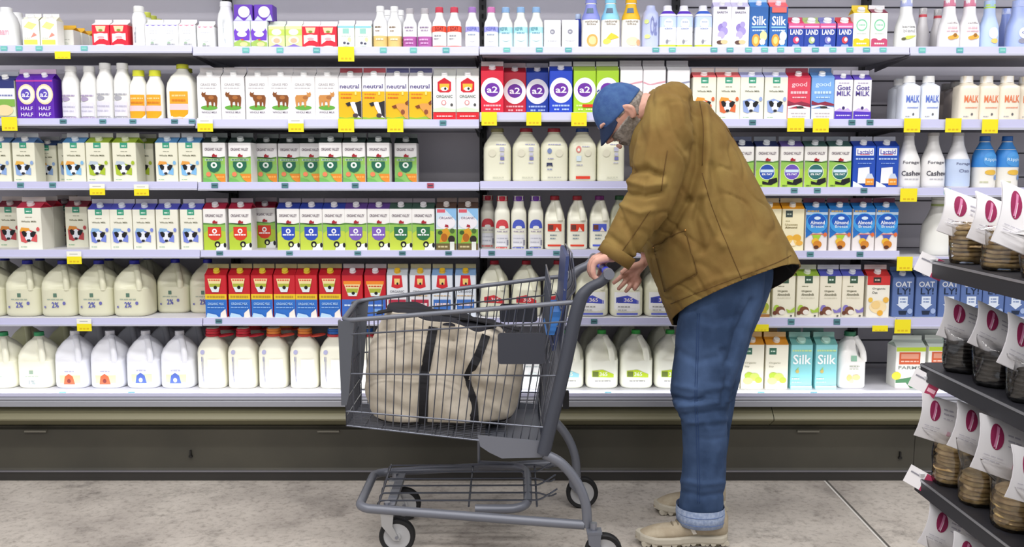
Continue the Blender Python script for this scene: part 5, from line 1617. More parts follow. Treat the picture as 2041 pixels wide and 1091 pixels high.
def bag_strap(pix, wpx):
    pts = []
    for q in spline([Vector((a, b, 0)) for a, b in pix], 6):
        d = at(q.x, q.y, 0) - Vector((0, -CD, CH))
        h = bvh.ray_cast(Vector((0, -CD, CH)), d.normalized())
        if h[0] is not None:
            pts.append(h[0] + Vector((0, -.004, 0)))
    mm = MB()
    w = wpx * .5 * 4.06 / F
    rings_ = []
    for i, p in enumerate(pts):
        t = (pts[min(i + 1, len(pts) - 1)] - pts[max(i - 1, 0)])
        s = Vector((t.z, 0, -t.x)).normalized() * w
        rings_.append([p - s + Vector((0, -.002, 0)), p + s + Vector((0, -.002, 0)), p + s + Vector((0, .004, 0)), p - s + Vector((0, .004, 0))])
    mm.loft(rings_, strap_m, True, True, False)
    o = mm.build('strap', bag, 0)
    o.location = -BO


bag_strap([(864, 652), (857, 690), (848, 740), (845, 790), (843, 842)], 15)
bag_strap([(969, 668), (955, 705), (935, 745), (931, 765), (943, 800), (946, 842)], 14)
mm = MB()                                              # carrying handle lying over the mouth
hp = spline([at(752, 626, -.73), at(800, 620, -.68), at(880, 628, -.66), at(960, 642, -.68), at(1035, 660, -.72)], 6)
mm.loft([[p + Vector((0, -.02, 0)), p + Vector((0, .02, .004)), p + Vector((0, .02, .009)), p + Vector((0, -.02, .005))] for p in hp], strap_m, True, True, False)
o = mm.build('strap', bag, 0)
o.location = -BO
# ------------------------------------------------------------------ the man at the trolley
person = empty('person', (at(1400, 700, -.52).x, -.52, 0))
tag(person, 'person in brown canvas jacket, blue cap and rolled jeans leaning on the trolley handle', 'person')
PO = Vector(person.location)


def ppart(o):
    o.location = -PO
    return o


def proj(v):
    d = Vector(v) - Vector((0, -CD, CH))
    fw = d.y * cos(PITCH) - d.z * sin(PITCH)
    up = d.y * sin(PITCH) + d.z * cos(PITCH)
    return (W / 2 + F * d.x / fw, H / 2 - F * up / fw)


def remesh(mb, voxel, name, smooth=3):
    """one continuous skin over overlapping solids"""
    me = mb.mesh(name, 0)
    o = bpy.data.objects.new(name, me)
    col.objects.link(o)
    r = o.modifiers.new('r', 'REMESH')
    r.mode = 'VOXEL'
    r.voxel_size = voxel
    r.use_smooth_shade = True
    if smooth:
        s = o.modifiers.new('s', 'SMOOTH')
        s.iterations = smooth
        s.factor = .5
    dg = bpy.context.evaluated_depsgraph_get()
    new = bpy.data.meshes.new_from_object(o.evaluated_get(dg))
    bpy.data.objects.remove(o)
    bpy.data.meshes.remove(me)
    new.name = name
    new.materials.clear()
    for m in mb.mats:
        new.materials.append(m)
    for p in new.polygons:
        p.use_smooth = True
        p.material_index = 0
    return new


def seg_d(p, line):
    best, bt = 1e9, 0
    for a, b in zip(line, line[1:]):
        ax, ay, bx, by = *a, *b
        L = (bx - ax) ** 2 + (by - ay) ** 2
        t = max(0, min(1, ((p[0] - ax) * (bx - ax) + (p[1] - ay) * (by - ay)) / L)) if L else 0
        d = (p[0] - ax - t * (bx - ax)) ** 2 + (p[1] - ay - t * (by - ay)) ** 2
        if d < best:
            best = d
    return sqrt(best)


def displace(me, fn):
    me.update()
    ns = [v.normal.copy() for v in me.vertices]
    for v, n in zip(me.vertices, ns):
        v.co += n * fn(v.co, n)
    me.update()


# head -----------------------------------------------------------------
HC = at(1243, 227, -.50)
hf, hu, hl = Vector((-.66, -.05, -.75)).normalized(), None, None
hu = Vector((-.75, 0, .66))
hu = (hu - hf * hu.dot(hf)).normalized()
hl = hf.cross(hu)                                      # to one side


def skull(a, f, u, k=1):
    """unit direction (side, front, up) -> point on the head"""
    ra, rf, ru = .076, (.098 if f > 0 else .100), (.112 if u > 0 else .120)
    if u < 0:
        t = min(1, -u)
        ra *= 1 - .30 * t
        if f < 0:
            rf *= 1 - .45 * t
        else:
            rf *= 1 + .02 * t
    s = 1 / sqrt((a / ra) ** 2 + (f / rf) ** 2 + (u / ru) ** 2)
    if f > .6 and abs(a) < .35 and -.1 < u < .25:
        s *= .965                                      # eye sockets
    return HC + (hl * a + hf * f + hu * u) * s * k


def head_patch(mb, m, cond, k, n=44, thick=0):
    """the part of the head surface where cond(a, f, u) holds, lifted by the factor k"""
    grid = {}
    for i in range(n + 1):
        th = pi * i / n
        for j in range(2 * n):
            ph = pi * j / n
            d = (sin(th) * cos(ph), sin(th) * sin(ph), cos(th))
            kk = k(*d) if callable(k) else k
            grid[i, j] = (d, skull(*d, kk))
    idx = {}

    def vid(i, j):
        j %= 2 * n
        if (i, j) not in idx:
            idx[i, j] = len(mb.v)
            mb.v.append(tuple(grid[i, j][1]))
        return idx[i, j]
    for i in range(n):
        for j in range(2 * n):
            d = [grid[q][0] for q in ((i, j), (i + 1, (j + 1) % (2 * n)))]
            c = [(d[0][q] + d[1][q]) / 2 for q in range(3)]
            if cond(*c):
                mb.face([vid(i, j), vid(i + 1, j), vid(i + 1, j + 1), vid(i, j + 1)], m, True)


skin = mat('#c79484', .5, 0, .35, (30, '#d3a594', .35, .7))
H_ = lambda a, f, u: HC + hl * a + hf * f + hu * u
bd = MB()
rings = []
for i in range(1, 24):
    th = pi * i / 24
    rings.append([skull(sin(th) * cos(2 * pi * j / 32), sin(th) * sin(2 * pi * j / 32), cos(th)) for j in range(32)])
bd.loft(rings, skin)
bd.tube([H_(0, .088, .028), H_(0, .104, -.004), H_(0, .116, -.026), H_(0, .098, -.032)], [.008, .010, .013, .009], skin, 10)   # nose
for s in (-1, 1):
    bd.tube([H_(s * .012, .100, -.030), H_(s * .016, .098, -.030)], .008, skin, 8)                              # nostril wings
    bd.tube([H_(s * .050, .080, .032), H_(s * .03, .094, .034), H_(s * .012, .096, .028)], [.006, .008, .006], skin, 8)      # brow
    ear = [H_(s * (.076 + .010 * sin(pi * t / 7)), -.004 - .018 * sin(pi * t / 7), .026 - .062 * t / 7) for t in range(8)]
    bd.tube(ear, [.006, .008, .009, .009, .008, .008, .008, .006], skin, 8)
    bd.tube([H_(s * .074, .0, .02), H_(s * .080, -.008, -.005), H_(s * .074, .0, -.032)], .008, skin, 8)
bd.tube([H_(-.022, .098, -.064), H_(0, .104, -.062), H_(.022, .098, -.064)], [.004, .007, .004], skin, 8)         # lips
bd.tube([H_(-.020, .096, -.072), H_(0, .102, -.073), H_(.020, .096, -.072)], [.004, .008, .004], skin, 8)
# neck, trunk and limbs inside the clothes ------------------------------
T = lambda px, py, Y: at(px, py, Y)
bd.tube([H_(0, -.03, -.03), T(1285, 218, -.50), T(1312, 228, -.51), T(1340, 262, -.52)], [.062, .062, .066, .09], skin, 18)
bd.tube([T(1325, 235, -.52), T(1350, 300, -.52), T(1385, 400, -.52), T(1420, 500, -.52), T(1432, 580, -.52)], [.10, .13, .135, .135, .13], skin, 20)
bd.tube([T(1325, 240, -.62), T(1330, 240, -.72), T(1316, 305, -.745), T(1294, 398, -.76), T(1256, 460, -.76), T(1222, 514, -.765)], [.07, .058, .052, .044, .040, .031], skin, 14)
bd.tube([T(1325, 240, -.42), T(1325, 245, -.33), T(1315, 320, -.31), T(1305, 420, -.33), T(1300, 465, -.34), T(1291, 512, -.35)], [.07, .058, .052, .044, .040, .029], skin, 14)
bd.tube([T(1428, 575, -.58), T(1415, 690, -.62), T(1398, 790, -.66), T(1402, 900, -.68), T(1400, 1040, -.70)], [.085, .075, .058, .052, .038], skin, 14)
bd.tube([T(1432, 575, -.46), T(1440, 690, -.42), T(1428, 790, -.38), T(1420, 880, -.36), T(1405, 975, -.34)], [.085, .075, .058, .052, .038], skin, 14)
# near (left) hand closed round the handlebar
bc = Vector((HB.x, 0, HB.z))
ys = [-.812, -.790, -.768, -.746]
wr = T(1221, 512, -.765)
for i, y in enumerate(ys):
    k = (.86, .97, 1.0, .95)[i]
    q = lambda x, z, yy=y: Vector((bc.x + x, yy, bc.z + z))
    mcp, pip, dip, tip = q(-.043 * k, .034), q(-.053 * k, -.004), q(-.034 * k, -.030), q(-.006, -.030)
    bd.tube([wr + Vector((.0, (i - 1.5) * .010, .0)), q(.0, .050 if i else .046), mcp], [.019, .017, .0135], skin, 10)
    bd.tube([mcp, mcp.lerp(pip, .5) + Vector((-.004, 0, 0)), pip, pip.lerp(dip, .5) + Vector((-.003, 0, -.003)), dip, tip],
            [.0122, .0108, .0112, .0098, .0100, .0082], skin, 10)
bd.tube([wr + Vector((.0, .02, -.005)), q(.012, .034, -.728), q(.002, .022, -.716), q(-.012, .002 - .024, -.715), q(-.016, -.030, -.722)], [.016, .015, .012, .0105, .009], skin, 10)
# far (right) hand open, palm to the camera, fingers hanging down to the left
w2 = T(1291, 512, -.35)
mcps = [(1250, 543), (1255, 553), (1264, 560), (1274, 561)]
tips = [(1221, 566), (1231, 578), (1246, 583), (1263, 579)]
for i in range(4):
    a, b = T(*mcps[i], -.352 + .003 * i), T(*tips[i], -.385 + .008 * i)
    bd.tube([w2 + Vector((.004 * (i - 1.5), 0, -.002)), T(1276 - 3 * i, 533 + 4 * i, -.35), a], [.018, .017, .0125], skin, 10)
    mid1, mid2 = a.lerp(b, .42) + Vector((0, -.012, .004)), a.lerp(b, .74) + Vector((0, -.012, .003))
    bd.tube([a, a.lerp(mid1, .5), mid1, mid2, b], [.0112, .0100, .0103, .0092, .0075], skin, 10)
bd.tube([T(1280, 526, -.36), T(1262, 531, -.375), T(1249, 536, -.385), T(1237, 545, -.390)], [.015, .013, .0108, .0085], skin, 10)
body_o = ppart(link('body', remesh(bd, .0042, 'body', 2), person))
e = MB()
for s in (-1, 1):
    c = H_(s * .030, .086, .010)
    e.lathe([(.001, -.0115), (.007, -.009), (.0115, 0), (.007, .009), (.001, .0115)], mat('#e8e4e0', .2), 12, c)
    c2 = c + hf * .0105
    e.lathe([(.0052, 0), (.003, .0015)], mat('#3c4c5c', .2), 12, c2, hf)
ppart(e.build('eyes', person))
hair_m = mat('#77706a', .75, 0, .3, (60, '#a39b94', .4, .65), (160, .6, .004))
m = MB()
head_patch(m, hair_m, lambda a, f, u: (f < .12 and u > -.55 and not (f > -.28 and abs(a) > .6 and u < .1)) or (u > .1 and f < .4), lambda a, f, u: 1.045 + .03 * noise.noise(Vector((a * 9, f * 9, u * 9))))
h = m.build('hair', person, 0)
h.modifiers.new('t', 'SOLIDIFY').thickness = .006
ppart(h)
m = MB()
head_patch(m, hair_m, lambda a, f, u: f > -.18 and u < -.18 and not (abs(a) < .24 and -.56 < u < -.44 and f > .5) and not (u > -.38 and abs(a) < .22 and f > .5),
           lambda a, f, u: 1.05 + .05 * max(0, -u) + .035 * noise.noise(Vector((a * 11, f * 11, u * 11))))
h = m.build('beard', person, 0)
h.modifiers.new('t', 'SOLIDIFY').thickness = .008
ppart(h)
# cap
cap_m = mat('#365184', .8, 0, .2, (40, '#42608f', .35, .65), (260, .4, .002))
cap_d = mat('#25324e', .8, 0, .2, None, (260, .4, .002))
m = MB()
base_u = lambda f: .20 + .0 * f
head_patch(m, cap_m, lambda a, f, u: u > .17, lambda a, f, u: 1.085 + .02 * max(0, u) + (-.006 if abs(math.atan2(a, f) % (pi / 3)) < .07 else 0))
h = m.build('cap', person, 0)
h.modifiers.new('t', 'SOLIDIFY').thickness = .003
ppart(h)
m = MB()                                              # bill, curved down
rows = []
for i in range(7):
    t = i / 6
    row = []
    for j in range(15):
        s = (j / 14) * 2 - 1
        w = .074 * (1 - .12 * t)
        edge = (1 - abs(s) ** 2.4) ** .5
        f0 = .104 * sqrt(max(0, 1 - (s * .074 / .086) ** 2)) - .004
        f1 = f0 + .046 * t * edge
        row.append(H_(s * w, f1, .030 - .016 * s * s - .046 * t * (.35 + .65 * edge)))
    rows.append(row)
m.loft(rows, cap_d, False, False, True, False)
h = m.build('cap_bill', person, 0)
h.modifiers.new('t', 'SOLIDIFY').thickness = .004
ppart(h)
m = MB()
m.lathe([(.007, 0), (.006, .004), (.002, .006)], cap_m, 10, H_(0, 0, .125), hu)
ppart(m.build('cap_button', person))

# jacket ---------------------------------------------------------------
duck = mat('#785e33', .82, 0, .15, (9, '#87703f', .35, .65), (420, .35, .0012))
lining = mat('#1d1a1a', .9)
seam_m = mat('#5f4520', .85)
jk = MB()
JR = [((1283, 232), (1297, 186), .058), ((1268, 246), (1318, 173), .085), ((1257, 272), (1372, 184), .175), ((1256, 322), (1430, 236), .222), ((1262, 392), (1474, 306), .232),
      ((1275, 462), (1512, 380), .236), ((1298, 542), (1553, 455), .242), ((1330, 624), (1587, 522), .250), ((1352, 680), (1606, 575), .252), ((1378, 745), (1622, 635), .25)]
KEY = spline([Vector((*a, 0)) for a, b, c in JR], 4), spline([Vector((*b, c)) for a, b, c in JR], 4)
rings = []
for a, b in zip(*KEY):
    A_, B_ = T(a.x, a.y, -.52), T(b.x, b.y, -.52)
    c_, fv = (A_ + B_) / 2, (B_ - A_) / 2
    hw = b.z
    rings.append([c_ + fv * math.copysign(abs(cos(t)) ** .86, cos(t)) + Vector((0, hw * math.copysign(abs(sin(t)) ** .86, sin(t)), 0)) for t in [2 * pi * i / 48 for i in range(48)]])
jk.loft(rings, duck)
for path, rad in (([(1338, 212, -.60), (1338, 222, -.70), (1324, 290, -.735), (1310, 345, -.75), (1292, 402, -.76), (1260, 455, -.765), (1224, 514, -.768)], [.088, .092, .098, .094, .087, .072, .062]),
                  ([(1330, 215, -.44), (1325, 225, -.34), (1318, 300, -.30), (1308, 360, -.30), (1300, 420, -.32), (1300, 465, -.34), (1292, 505, -.35)], [.088, .092, .098, .092, .082, .068, .055])):
    P_ = spline([T(*p) for p in path], 5)
    R_ = [v.x for v in spline([Vector((r, 0, 0)) for r in rad], 5)]
    jk.tube(P_, R_, duck, 22)
jme = remesh(jk, .006, 'jacket', 6)
FOLD = [  # polyline px, half width px, depth m (negative = groove), near side only
    ([(1388, 196), (1396, 260), (1392, 330), (1372, 400)], 9, -.016),
    ([(1405, 215), (1412, 300), (1404, 380)], 8, .007), ([(1372, 400), (1340, 455), (1300, 505)], 7, -.012),
    ([(1258, 340), (1290, 338), (1318, 350)], 6, -.013), ([(1256, 362), (1288, 372), (1322, 366)], 7, .009), ([(1252, 386), (1286, 392), (1318, 385)], 5, -.010),
    ([(1240, 410), (1275, 425), (1300, 418)], 6, .006), ([(1330, 210), (1340, 260), (1370, 300)], 8, -.007), ([(1312, 205), (1300, 262), (1290, 320)], 9, .006),
    ([(1355, 205), (1362, 250), (1380, 280)], 7, .006), ([(1420, 330), (1436, 400), (1432, 470)], 9, -.008), ([(1402, 390), (1412, 440), (1440, 490)], 8, .008),
    ([(1395, 400), (1385, 440), (1400, 500)], 7, -.009), ([(1450, 300), (1480, 380), (1500, 460)], 14, -.005), ([(1350, 470), (1380, 500), (1376, 545)], 8, .006),
    ([(1240, 440), (1262, 470), (1268, 500)], 6, -.006), ([(1215, 470), (1240, 490), (1262, 520)], 6, -.006), ([(1345, 600), (1420, 560), (1500, 540)], 6, .003), ([(1330, 175), (1372, 196), (1384, 240)], 6, -.006)]


def jfold(co, n):
    d = .0045 * noise.noise(Vector((co.x * 11 + co.z * 6, co.y * 9, co.z * 8))) + .0012 * noise.noise(co * 34)
    d -= .0055 * max(0, 1 - abs(noise.noise(Vector((co.x * 13 + co.z * 9, co.y * 7, co.z * 5 - co.x * 4 + 7)))) * 7)
    if n.y < .35:
        p = proj(co)
        for line, w, dep in FOLD:
            q = seg_d(p, line)
            if q < w * 2.6:
                d += 1.55 * dep * math.exp(-(q / w) ** 2)
    return d


displace(jme, jfold)
bmm = bmesh.new()
bmm.from_mesh(jme)
h0, h1, h2 = T(1328, 622, -.52), T(1587, 522, -.52), T(1457, 572, -.20)
h0.y = h1.y = -.76
h0, h1 = T(1331, 622, -.74), T(1587, 522, -.70)
nrm = (h1 - h0).cross(Vector((0, 1, -.42))).normalized()
if nrm.z > 0:
    nrm = -nrm
bmesh.ops.bisect_plane(bmm, geom=bmm.verts[:] + bmm.edges[:] + bmm.faces[:], plane_co=h0, plane_no=nrm, clear_outer=True)
# keep the collar open
bmm.to_mesh(jme)
bmm.free()
jme.materials.append(lining)
for p in jme.polygons:
    p.use_smooth = True
jo = ppart(link('jacket', jme, person))
jb = BVHTree.FromPolygons([v.co for v in jme.vertices], [list(p.vertices) for p in jme.polygons])
so = jo.modifiers.new('cloth', 'SOLIDIFY')
so.thickness = .006
so.offset = -1
so.material_offset = 1
so.material_offset_rim = 0
EYE = Vector((0, -CD, CH))


def hit(bv, px, py):
    h = bv.ray_cast(EYE, (at(px, py, 0) - EYE).normalized())
    return (h[0], h[1]) if h[0] is not None else (None, None)


def seam(bv, pix, r, m, name, parent, off=.0006):
    """a stitched line lying on the cloth"""
    pts = []
    for q in spline([Vector((*p, 0)) for p in pix], 8):
        h, n = hit(bv, q.x, q.y)
        if h is not None and (not pts or (h - pts[-1]).length < .06):
            pts.append(h + n * off)
    if len(pts) > 3:
        mm = MB()
        mm.tube(pts, r, m, 5)
        return ppart(mm.build(name, parent, 0))


for s in ([(1337, 606), (1400, 580), (1470, 553), (1540, 527), (1576, 510)], [(1400, 345), (1418, 410), (1446, 480), (1478, 556)],
          [(1392, 188), (1402, 250), (1400, 330)], [(1330, 300), (1322, 350), (1318, 380)], [(1296, 420), (1262, 470), (1232, 512)], [(1300, 555), (1312, 585), (1325, 612)], [(1448, 256), (1470, 290)]):
    seam(jb, s, .0016, seam_m, 'seam', person)


def patch(bv, quad, n, m, name, lift):
    """cloth patch (pocket): a px quad draped on the cloth and lifted a little"""
    a, b, c, d = [Vector((*p, 0)) for p in quad]
    mm = MB()
    rows = []
    for i in range(n + 1):
        row = []
        for j in range(n + 1):
            p = a.lerp(b, j / n).lerp(d.lerp(c, j / n), i / n)
            h, nn = hit(bv, p.x, p.y)
            if h is None:
                return None
            row.append(h + nn * lift)
        rows.append(row)
    mm.loft(rows, m, False, False, True, False)
    o = mm.build(name, person, 0)
    sd = o.modifiers.new('t', 'SOLIDIFY')
    sd.thickness = lift * 1.2
    sd.offset = 1
    return ppart(o)


patch(jb, [(1302, 492), (1366, 460), (1390, 545), (1326, 582)], 10, duck, 'pocket', .003)
for s in ([(1304, 494), (1326, 580)], [(1366, 462), (1390, 544)], [(1326, 581), (1358, 562), (1389, 546)], [(1302, 490), (1334, 474), (1366, 458)]):
    q = [Vector(s[0]).lerp(Vector(s[-1]), t / 4) for t in range(5)] if len(s) == 2 else s
    seam(jb, [tuple(v)[:2] for v in q], .0013, seam_m, 'pocket_seam', person, .005)
for px, py in ((1303, 492), (1366, 459)):
    h, n = hit(jb, px, py)
    if h is not None:
        mm = MB()
        mm.lathe([(.004, 0), (.004, .004), (.002, .006)], mat('#b98a4c', .35, .8), 10, h, n)
        ppart(mm.build('rivet', person))
for pth, rr in (([(1236, 497, -.768), (1222, 518, -.768)], .067), ([(1296, 492, -.345), (1291, 508, -.35)], .058)):   # cuffs
    mm = MB()
    a, b = T(*pth[0]), T(*pth[1])
    mm.tube([a, a.lerp(b, .15), b, b.lerp(a, .1), a.lerp(b, .3)], [rr * .96, rr * 1.0, rr * .98, rr * .86, rr * .8], duck, 24, False, False)
    ppart(mm.build('cuff', person, 0))

# jeans ------------------------------------------------------------------
denim = mat('#2b3c58', .85, 0, .15, (7, '#475c80', .38, .7), (380, .4, .001))
jn = MB()


def leg(rows, y_of, hd_of, n=2.3):
    rings = []
    for k, v in enumerate(spline([Vector(r) for r in rows], 4)):
        l, r, py = v
        t = k / ((len(rows) - 1) * 4)
        Y = y_of(t)
        a, b = at(l, py, Y), at(r, py, Y)
        c_, hw = (a + b) / 2, (b.x - a.x) / 2
        rings.append([Vector((c_.x + x, Y + y, c_.z)) for x, y in sup(hw, hd_of(t), n, 36)])
    jn.loft(rings, denim)


NEAR = [(1352, 1505, 480), (1360, 1522, 540), (1358, 1520, 590), (1352, 1500, 640), (1345, 1482, 700), (1340, 1464, 750), (1336, 1455, 785), (1343, 1450, 812), (1358, 1447, 842), (1362, 1446, 900), (1359, 1443, 960), (1353, 1440, 1010), (1351, 1439, 1034)]
FAR = [(1345, 1515, 480), (1350, 1540, 540), (1360, 1530, 590), (1372, 1508, 640), (1385, 1486, 700), (1376, 1472, 760), (1372, 1462, 800), (1372, 1455, 850), (1368, 1448, 900), (1364, 1440, 950), (1364, 1437, 968)]
leg(NEAR, lambda t: -.585 - .105 * t, lambda t: .085 + .03 * min(1, t * 4) - .03 * t)
leg(FAR, lambda t: -.44 + .10 * t, lambda t: .112 - .03 * t)
jnm = remesh(jn, .007, 'jeans', 3)
JF = [([(1340, 792), (1370, 800), (1400, 796)], 5, -.012), ([(1345, 770), (1400, 778), (1450, 770)], 6, .005), ([(1352, 812), (1410, 806), (1448, 800)], 5, .006), ([(1360, 828), (1410, 822), (1445, 818)], 4, -.006),
      ([(1365, 845), (1410, 838), (1445, 836)], 5, .005), ([(1440, 700), (1452, 750), (1440, 800)], 6, -.010), ([(1500, 600), (1470, 660), (1455, 720)], 7, -.012), ([(1470, 590), (1448, 660), (1442, 720)], 8, .006),
      ([(1356, 980), (1400, 990), (1440, 984)], 5, -.005), ([(1360, 960), (1400, 966), (1440, 962)], 5, .004), ([(1380, 620), (1420, 640), (1470, 630)], 8, -.005), ([(1410, 850), (1425, 900), (1418, 960)], 8, .004), ([(1350, 700), (1390, 720), (1430, 712)], 8, -.004)]


def jeanfold(co, n):
    d = .003 * noise.noise(Vector((co.x * 9, co.y * 9, co.z * 16))) + .0014 * noise.noise(co * 40)
    if n.y < .3 and co.y < -.45:
        p = proj(co)
        for line, w, dep in JF:
            q = seg_d(p, line)
            if q < w * 2.6:
                d += 1.4 * dep * math.exp(-(q / w) ** 2)
        if 740 < p[1] < 900:
            d += .004 * sin(pi * (p[1] - 740) / 160) * noise.noise(Vector((co.x * 7, co.y * 5, co.z * 62)))
    return d


displace(jnm, jeanfold)
ppart(link('jeans', jnm, person))
jnb = BVHTree.FromPolygons([v.co for v in jnm.vertices], [list(p.vertices) for p in jnm.polygons])
fade = mat('#8296ba', .8)
for s in ([(1390, 625), (1388, 700), (1385, 790), (1388, 860), (1390, 940), (1390, 1004)], [(1394, 625), (1392, 700), (1389, 790), (1392, 860), (1394, 940), (1394, 1004)]):
    seam(jnb, s, .0012, mat('#29406a', .85), 'seam', person)
for rows, y, hd in (([(1350, 1441, 1006), (1349, 1442, 1022), (1351, 1440, 1040)], -.69, .086), ([(1362, 1441, 948), (1361, 1441, 960), (1363, 1439, 974)], -.34, .086)):
    mm = MB()
    rings = []
    for l, r, py in rows:
        a, b = at(l, py, y), at(r, py, y)
        rings.append([Vector(((a.x + b.x) / 2 + x, y + yy, a.z)) for x, yy in sup((b.x - a.x) / 2 * 1.03, hd * 1.03, 2.3, 36)])
    a = rings[-1]
    c_ = sum(a, Vector()) / 36
    rings.append([c_ + (p - c_) * .9 + Vector((0, 0, .004)) for p in a])
    mm.loft(rings, mat('#8c9cbc', .85, 0, .2, (90, '#a4b2cc', .4, .6)), False, False)
    for zz in (.35, .8):
        mm.tube([rings[0][i].lerp(rings[2][i], zz) * 1.0 + (rings[1][i] - c_).normalized() * .001 for i in range(36)], .0014, mat('#5f7299', .85), 5, True)
    ppart(mm.build('jeans_cuff', person, 0))


# shoes ------------------------------------------------------------------
up_m = mat('#a0937e', .8, 0, .25, (26, '#afa38e', .4, .65), (300, .4, .001))
sole_m = mat('#b5ae9f', .6)
dark_s = mat('#57503f', .7)


def shoe(heel, yaw, L, name='shoe'):
    R_ = Matrix.Rotation(yaw, 3, 'Z')
    G = lambda x, y, z: heel + R_ @ Vector((-x * L, y, z))
    root = MB()

    def outline(x):                                     # half width along the foot, 0 heel .. 1 toe
        t = max(0, min(1, x))
        return .046 * (1 - (1 - min(1, t / .12)) ** 2) ** .5 * (1 - .22 * math.exp(-((t - .36) / .16) ** 2)) * (1 - max(0, (t - .72) / .28) ** 2.2) ** .5 * (1.06 if t > .5 else 1) if 0 < t < 1 else .002
    top = lambda t: .132 - .02 * t if t < .26 else (.127 - (t - .26) / .36 * .051 if t < .62 else .076 - ((t - .62) / .38) ** 2 * .036)
    xs = [i / 26 for i in range(27)]
    rings = []
    for t in xs:
        hw, zt = max(.004, outline(t) * 1.02), top(t)
        z0 = .026
        if t in (0, 1):
            zt = z0 + (zt - z0) * .72
        r = []
        for k in range(20):
            a = 2 * pi * k / 20
            zz = (sin(a) + 1) / 2
            w = hw * (1 - .38 * zz ** 2.2 if t < .6 else 1 - .2 * zz ** 2)
            r.append(G(t, w * math.copysign(abs(cos(a)) ** .8, cos(a)), z0 + (zt - z0) * zz))
        rings.append(r)
    root.loft(rings, up_m)
    sh = ppart(root.build(name, person, 0))
    so_ = MB()
    rr = []
    for z, k in ((.012, .97), (.018, 1.05), (.034, 1.06), (.040, 1.0)):
        rr.append([G(t, s * outline(t) * k * 1.04, z + (.012 * (t - .8) / .2 if t > .8 else .006 * (1 - t / .1) if t < .1 else 0)) for s, seq in ((1, xs), (-1, xs[::-1])) for t in seq])
    so_.loft(rr, sole_m, True, True, False)
    o = so_.build('sole', sh, 0)
    pods = MB()
    for i in range(9):                                  # the cloud-like sole pods
        t = .07 + i * .105
        for s in (-1, 1):
            hw = outline(t)
            pods.tube([G(t - .034, s * hw * .55, .012), G(t - .034, s * hw * .98, .012)], [.0095, .0095], dark_s if i % 2 else sole_m, 10)
            pods.tube([G(t + .01, s * hw * .55, .0135), G(t + .01, s * hw * 1.02, .0135)], [.0105, .0105], sole_m, 10)
    pods.build('sole_pods', sh, 0)
    lc = MB()
    for i in range(6):
        t = .34 + i * .052
        hw, zt = outline(t) * .62, top(t)
        lc.tube([G(t, -hw, zt - .016), G(t + .008, -hw * .4, zt + .001), G(t + .012, 0, zt + .003), G(t + .008, hw * .4, zt + .001), G(t, hw, zt - .016)], .0026, mat('#7b705f', .8), 6)
    lc.build('laces', sh, 0)
    tg = MB()
    hw = outline(.42)
    for s in (-1, 1):
        tg.poly([G(.36, s * hw * 1.0, .05), G(.40, s * hw * .99, .048), G(.46, s * hw * .9, .085), G(.42, s * hw * .9, .088)][::s], mat('#ded8cc', .6))
    tg.build('side_mark', sh, 0)
    return sh


hp = Vector((at(1450, 1088, -.70).x, -.70, 0))
shoe(hp, radians(2), .345)
shoe(Vector((at(1443, 1000, -.33).x, -.35, 0)), radians(10), .305)
# ------------------------------------------------------------------ the biscuit rack in the foreground
LIPX, FARY, NEARY = at(1846, 720, -1.98).x, -1.98, -2.9
rk = mat('#2b2b31', .45, .2, .45)
rk_e = mat('#b4b5bc', .3, .8)
levels = [at(1877, 517, FARY).z, at(1862, 724, FARY).z, at(1866, 946, FARY).z, at(1880, 1165, FARY).z]
rack = empty('display_rack', (LIPX + .2, (FARY + NEARY) / 2, 0))
tag(rack, 'black tiered metal display rack holding bagged biscuits at the right edge', 'display rack')
RO = Vector(rack.location)
for lz in levels:
    m = MB()
    m.box(LIPX, NEARY, lz - .010, LIPX + .36, FARY, lz, rk)
    m.box(LIPX - .012, NEARY, lz - .036, LIPX, FARY, lz, rk)
    m.box(LIPX, FARY - .002, lz - .036, LIPX + .36, FARY + .006, lz, rk)
    sh = m.build('rack_shelf', rack)
    sh.location = -RO
    m = MB()
    m.box(LIPX - .0135, NEARY, lz - .006, LIPX - .010, FARY, lz - .001, rk_e)
    m.build('shelf_edge', sh)
m = MB()
m.box(LIPX + .36, NEARY, 0, LIPX + .39, FARY, 1.75, rk)
o = m.build('rack_back', rack)
o.location = -RO
m = MB()
m.box(LIPX + .02, NEARY, 0, LIPX + .39, FARY, .10, rk)
o = m.build('rack_base', rack)
o.location = -RO


def film_material():
    m = bpy.data.materials.new('clear_film')
    m.use_nodes = True
    nt = m.node_tree
    out = nt.nodes['Material Output']
    nt.nodes.remove(nt.nodes['Principled BSDF'])
    tr = nt.nodes.new('ShaderNodeBsdfTransparent')
    gl = nt.nodes.new('ShaderNodeBsdfGlossy')
    gl.inputs['Roughness'].default_value = .12
    mx = nt.nodes.new('ShaderNodeMixShader')
    fr = nt.nodes.new('ShaderNodeFresnel')
    fr.inputs['IOR'].default_value = 1.35
    ad = nt.nodes.new('ShaderNodeMath')
    ad.operation = 'ADD'
    ad.inputs[1].default_value = .06
    nt.links.new(fr.outputs[0], ad.inputs[0])
    nt.links.new(ad.outputs[0], mx.inputs[0])
    nt.links.new(tr.outputs[0], mx.inputs[1])
    nt.links.new(gl.outputs[0], mx.inputs[2])
    nt.links.new(mx.outputs[0], out.inputs[0])
    return m


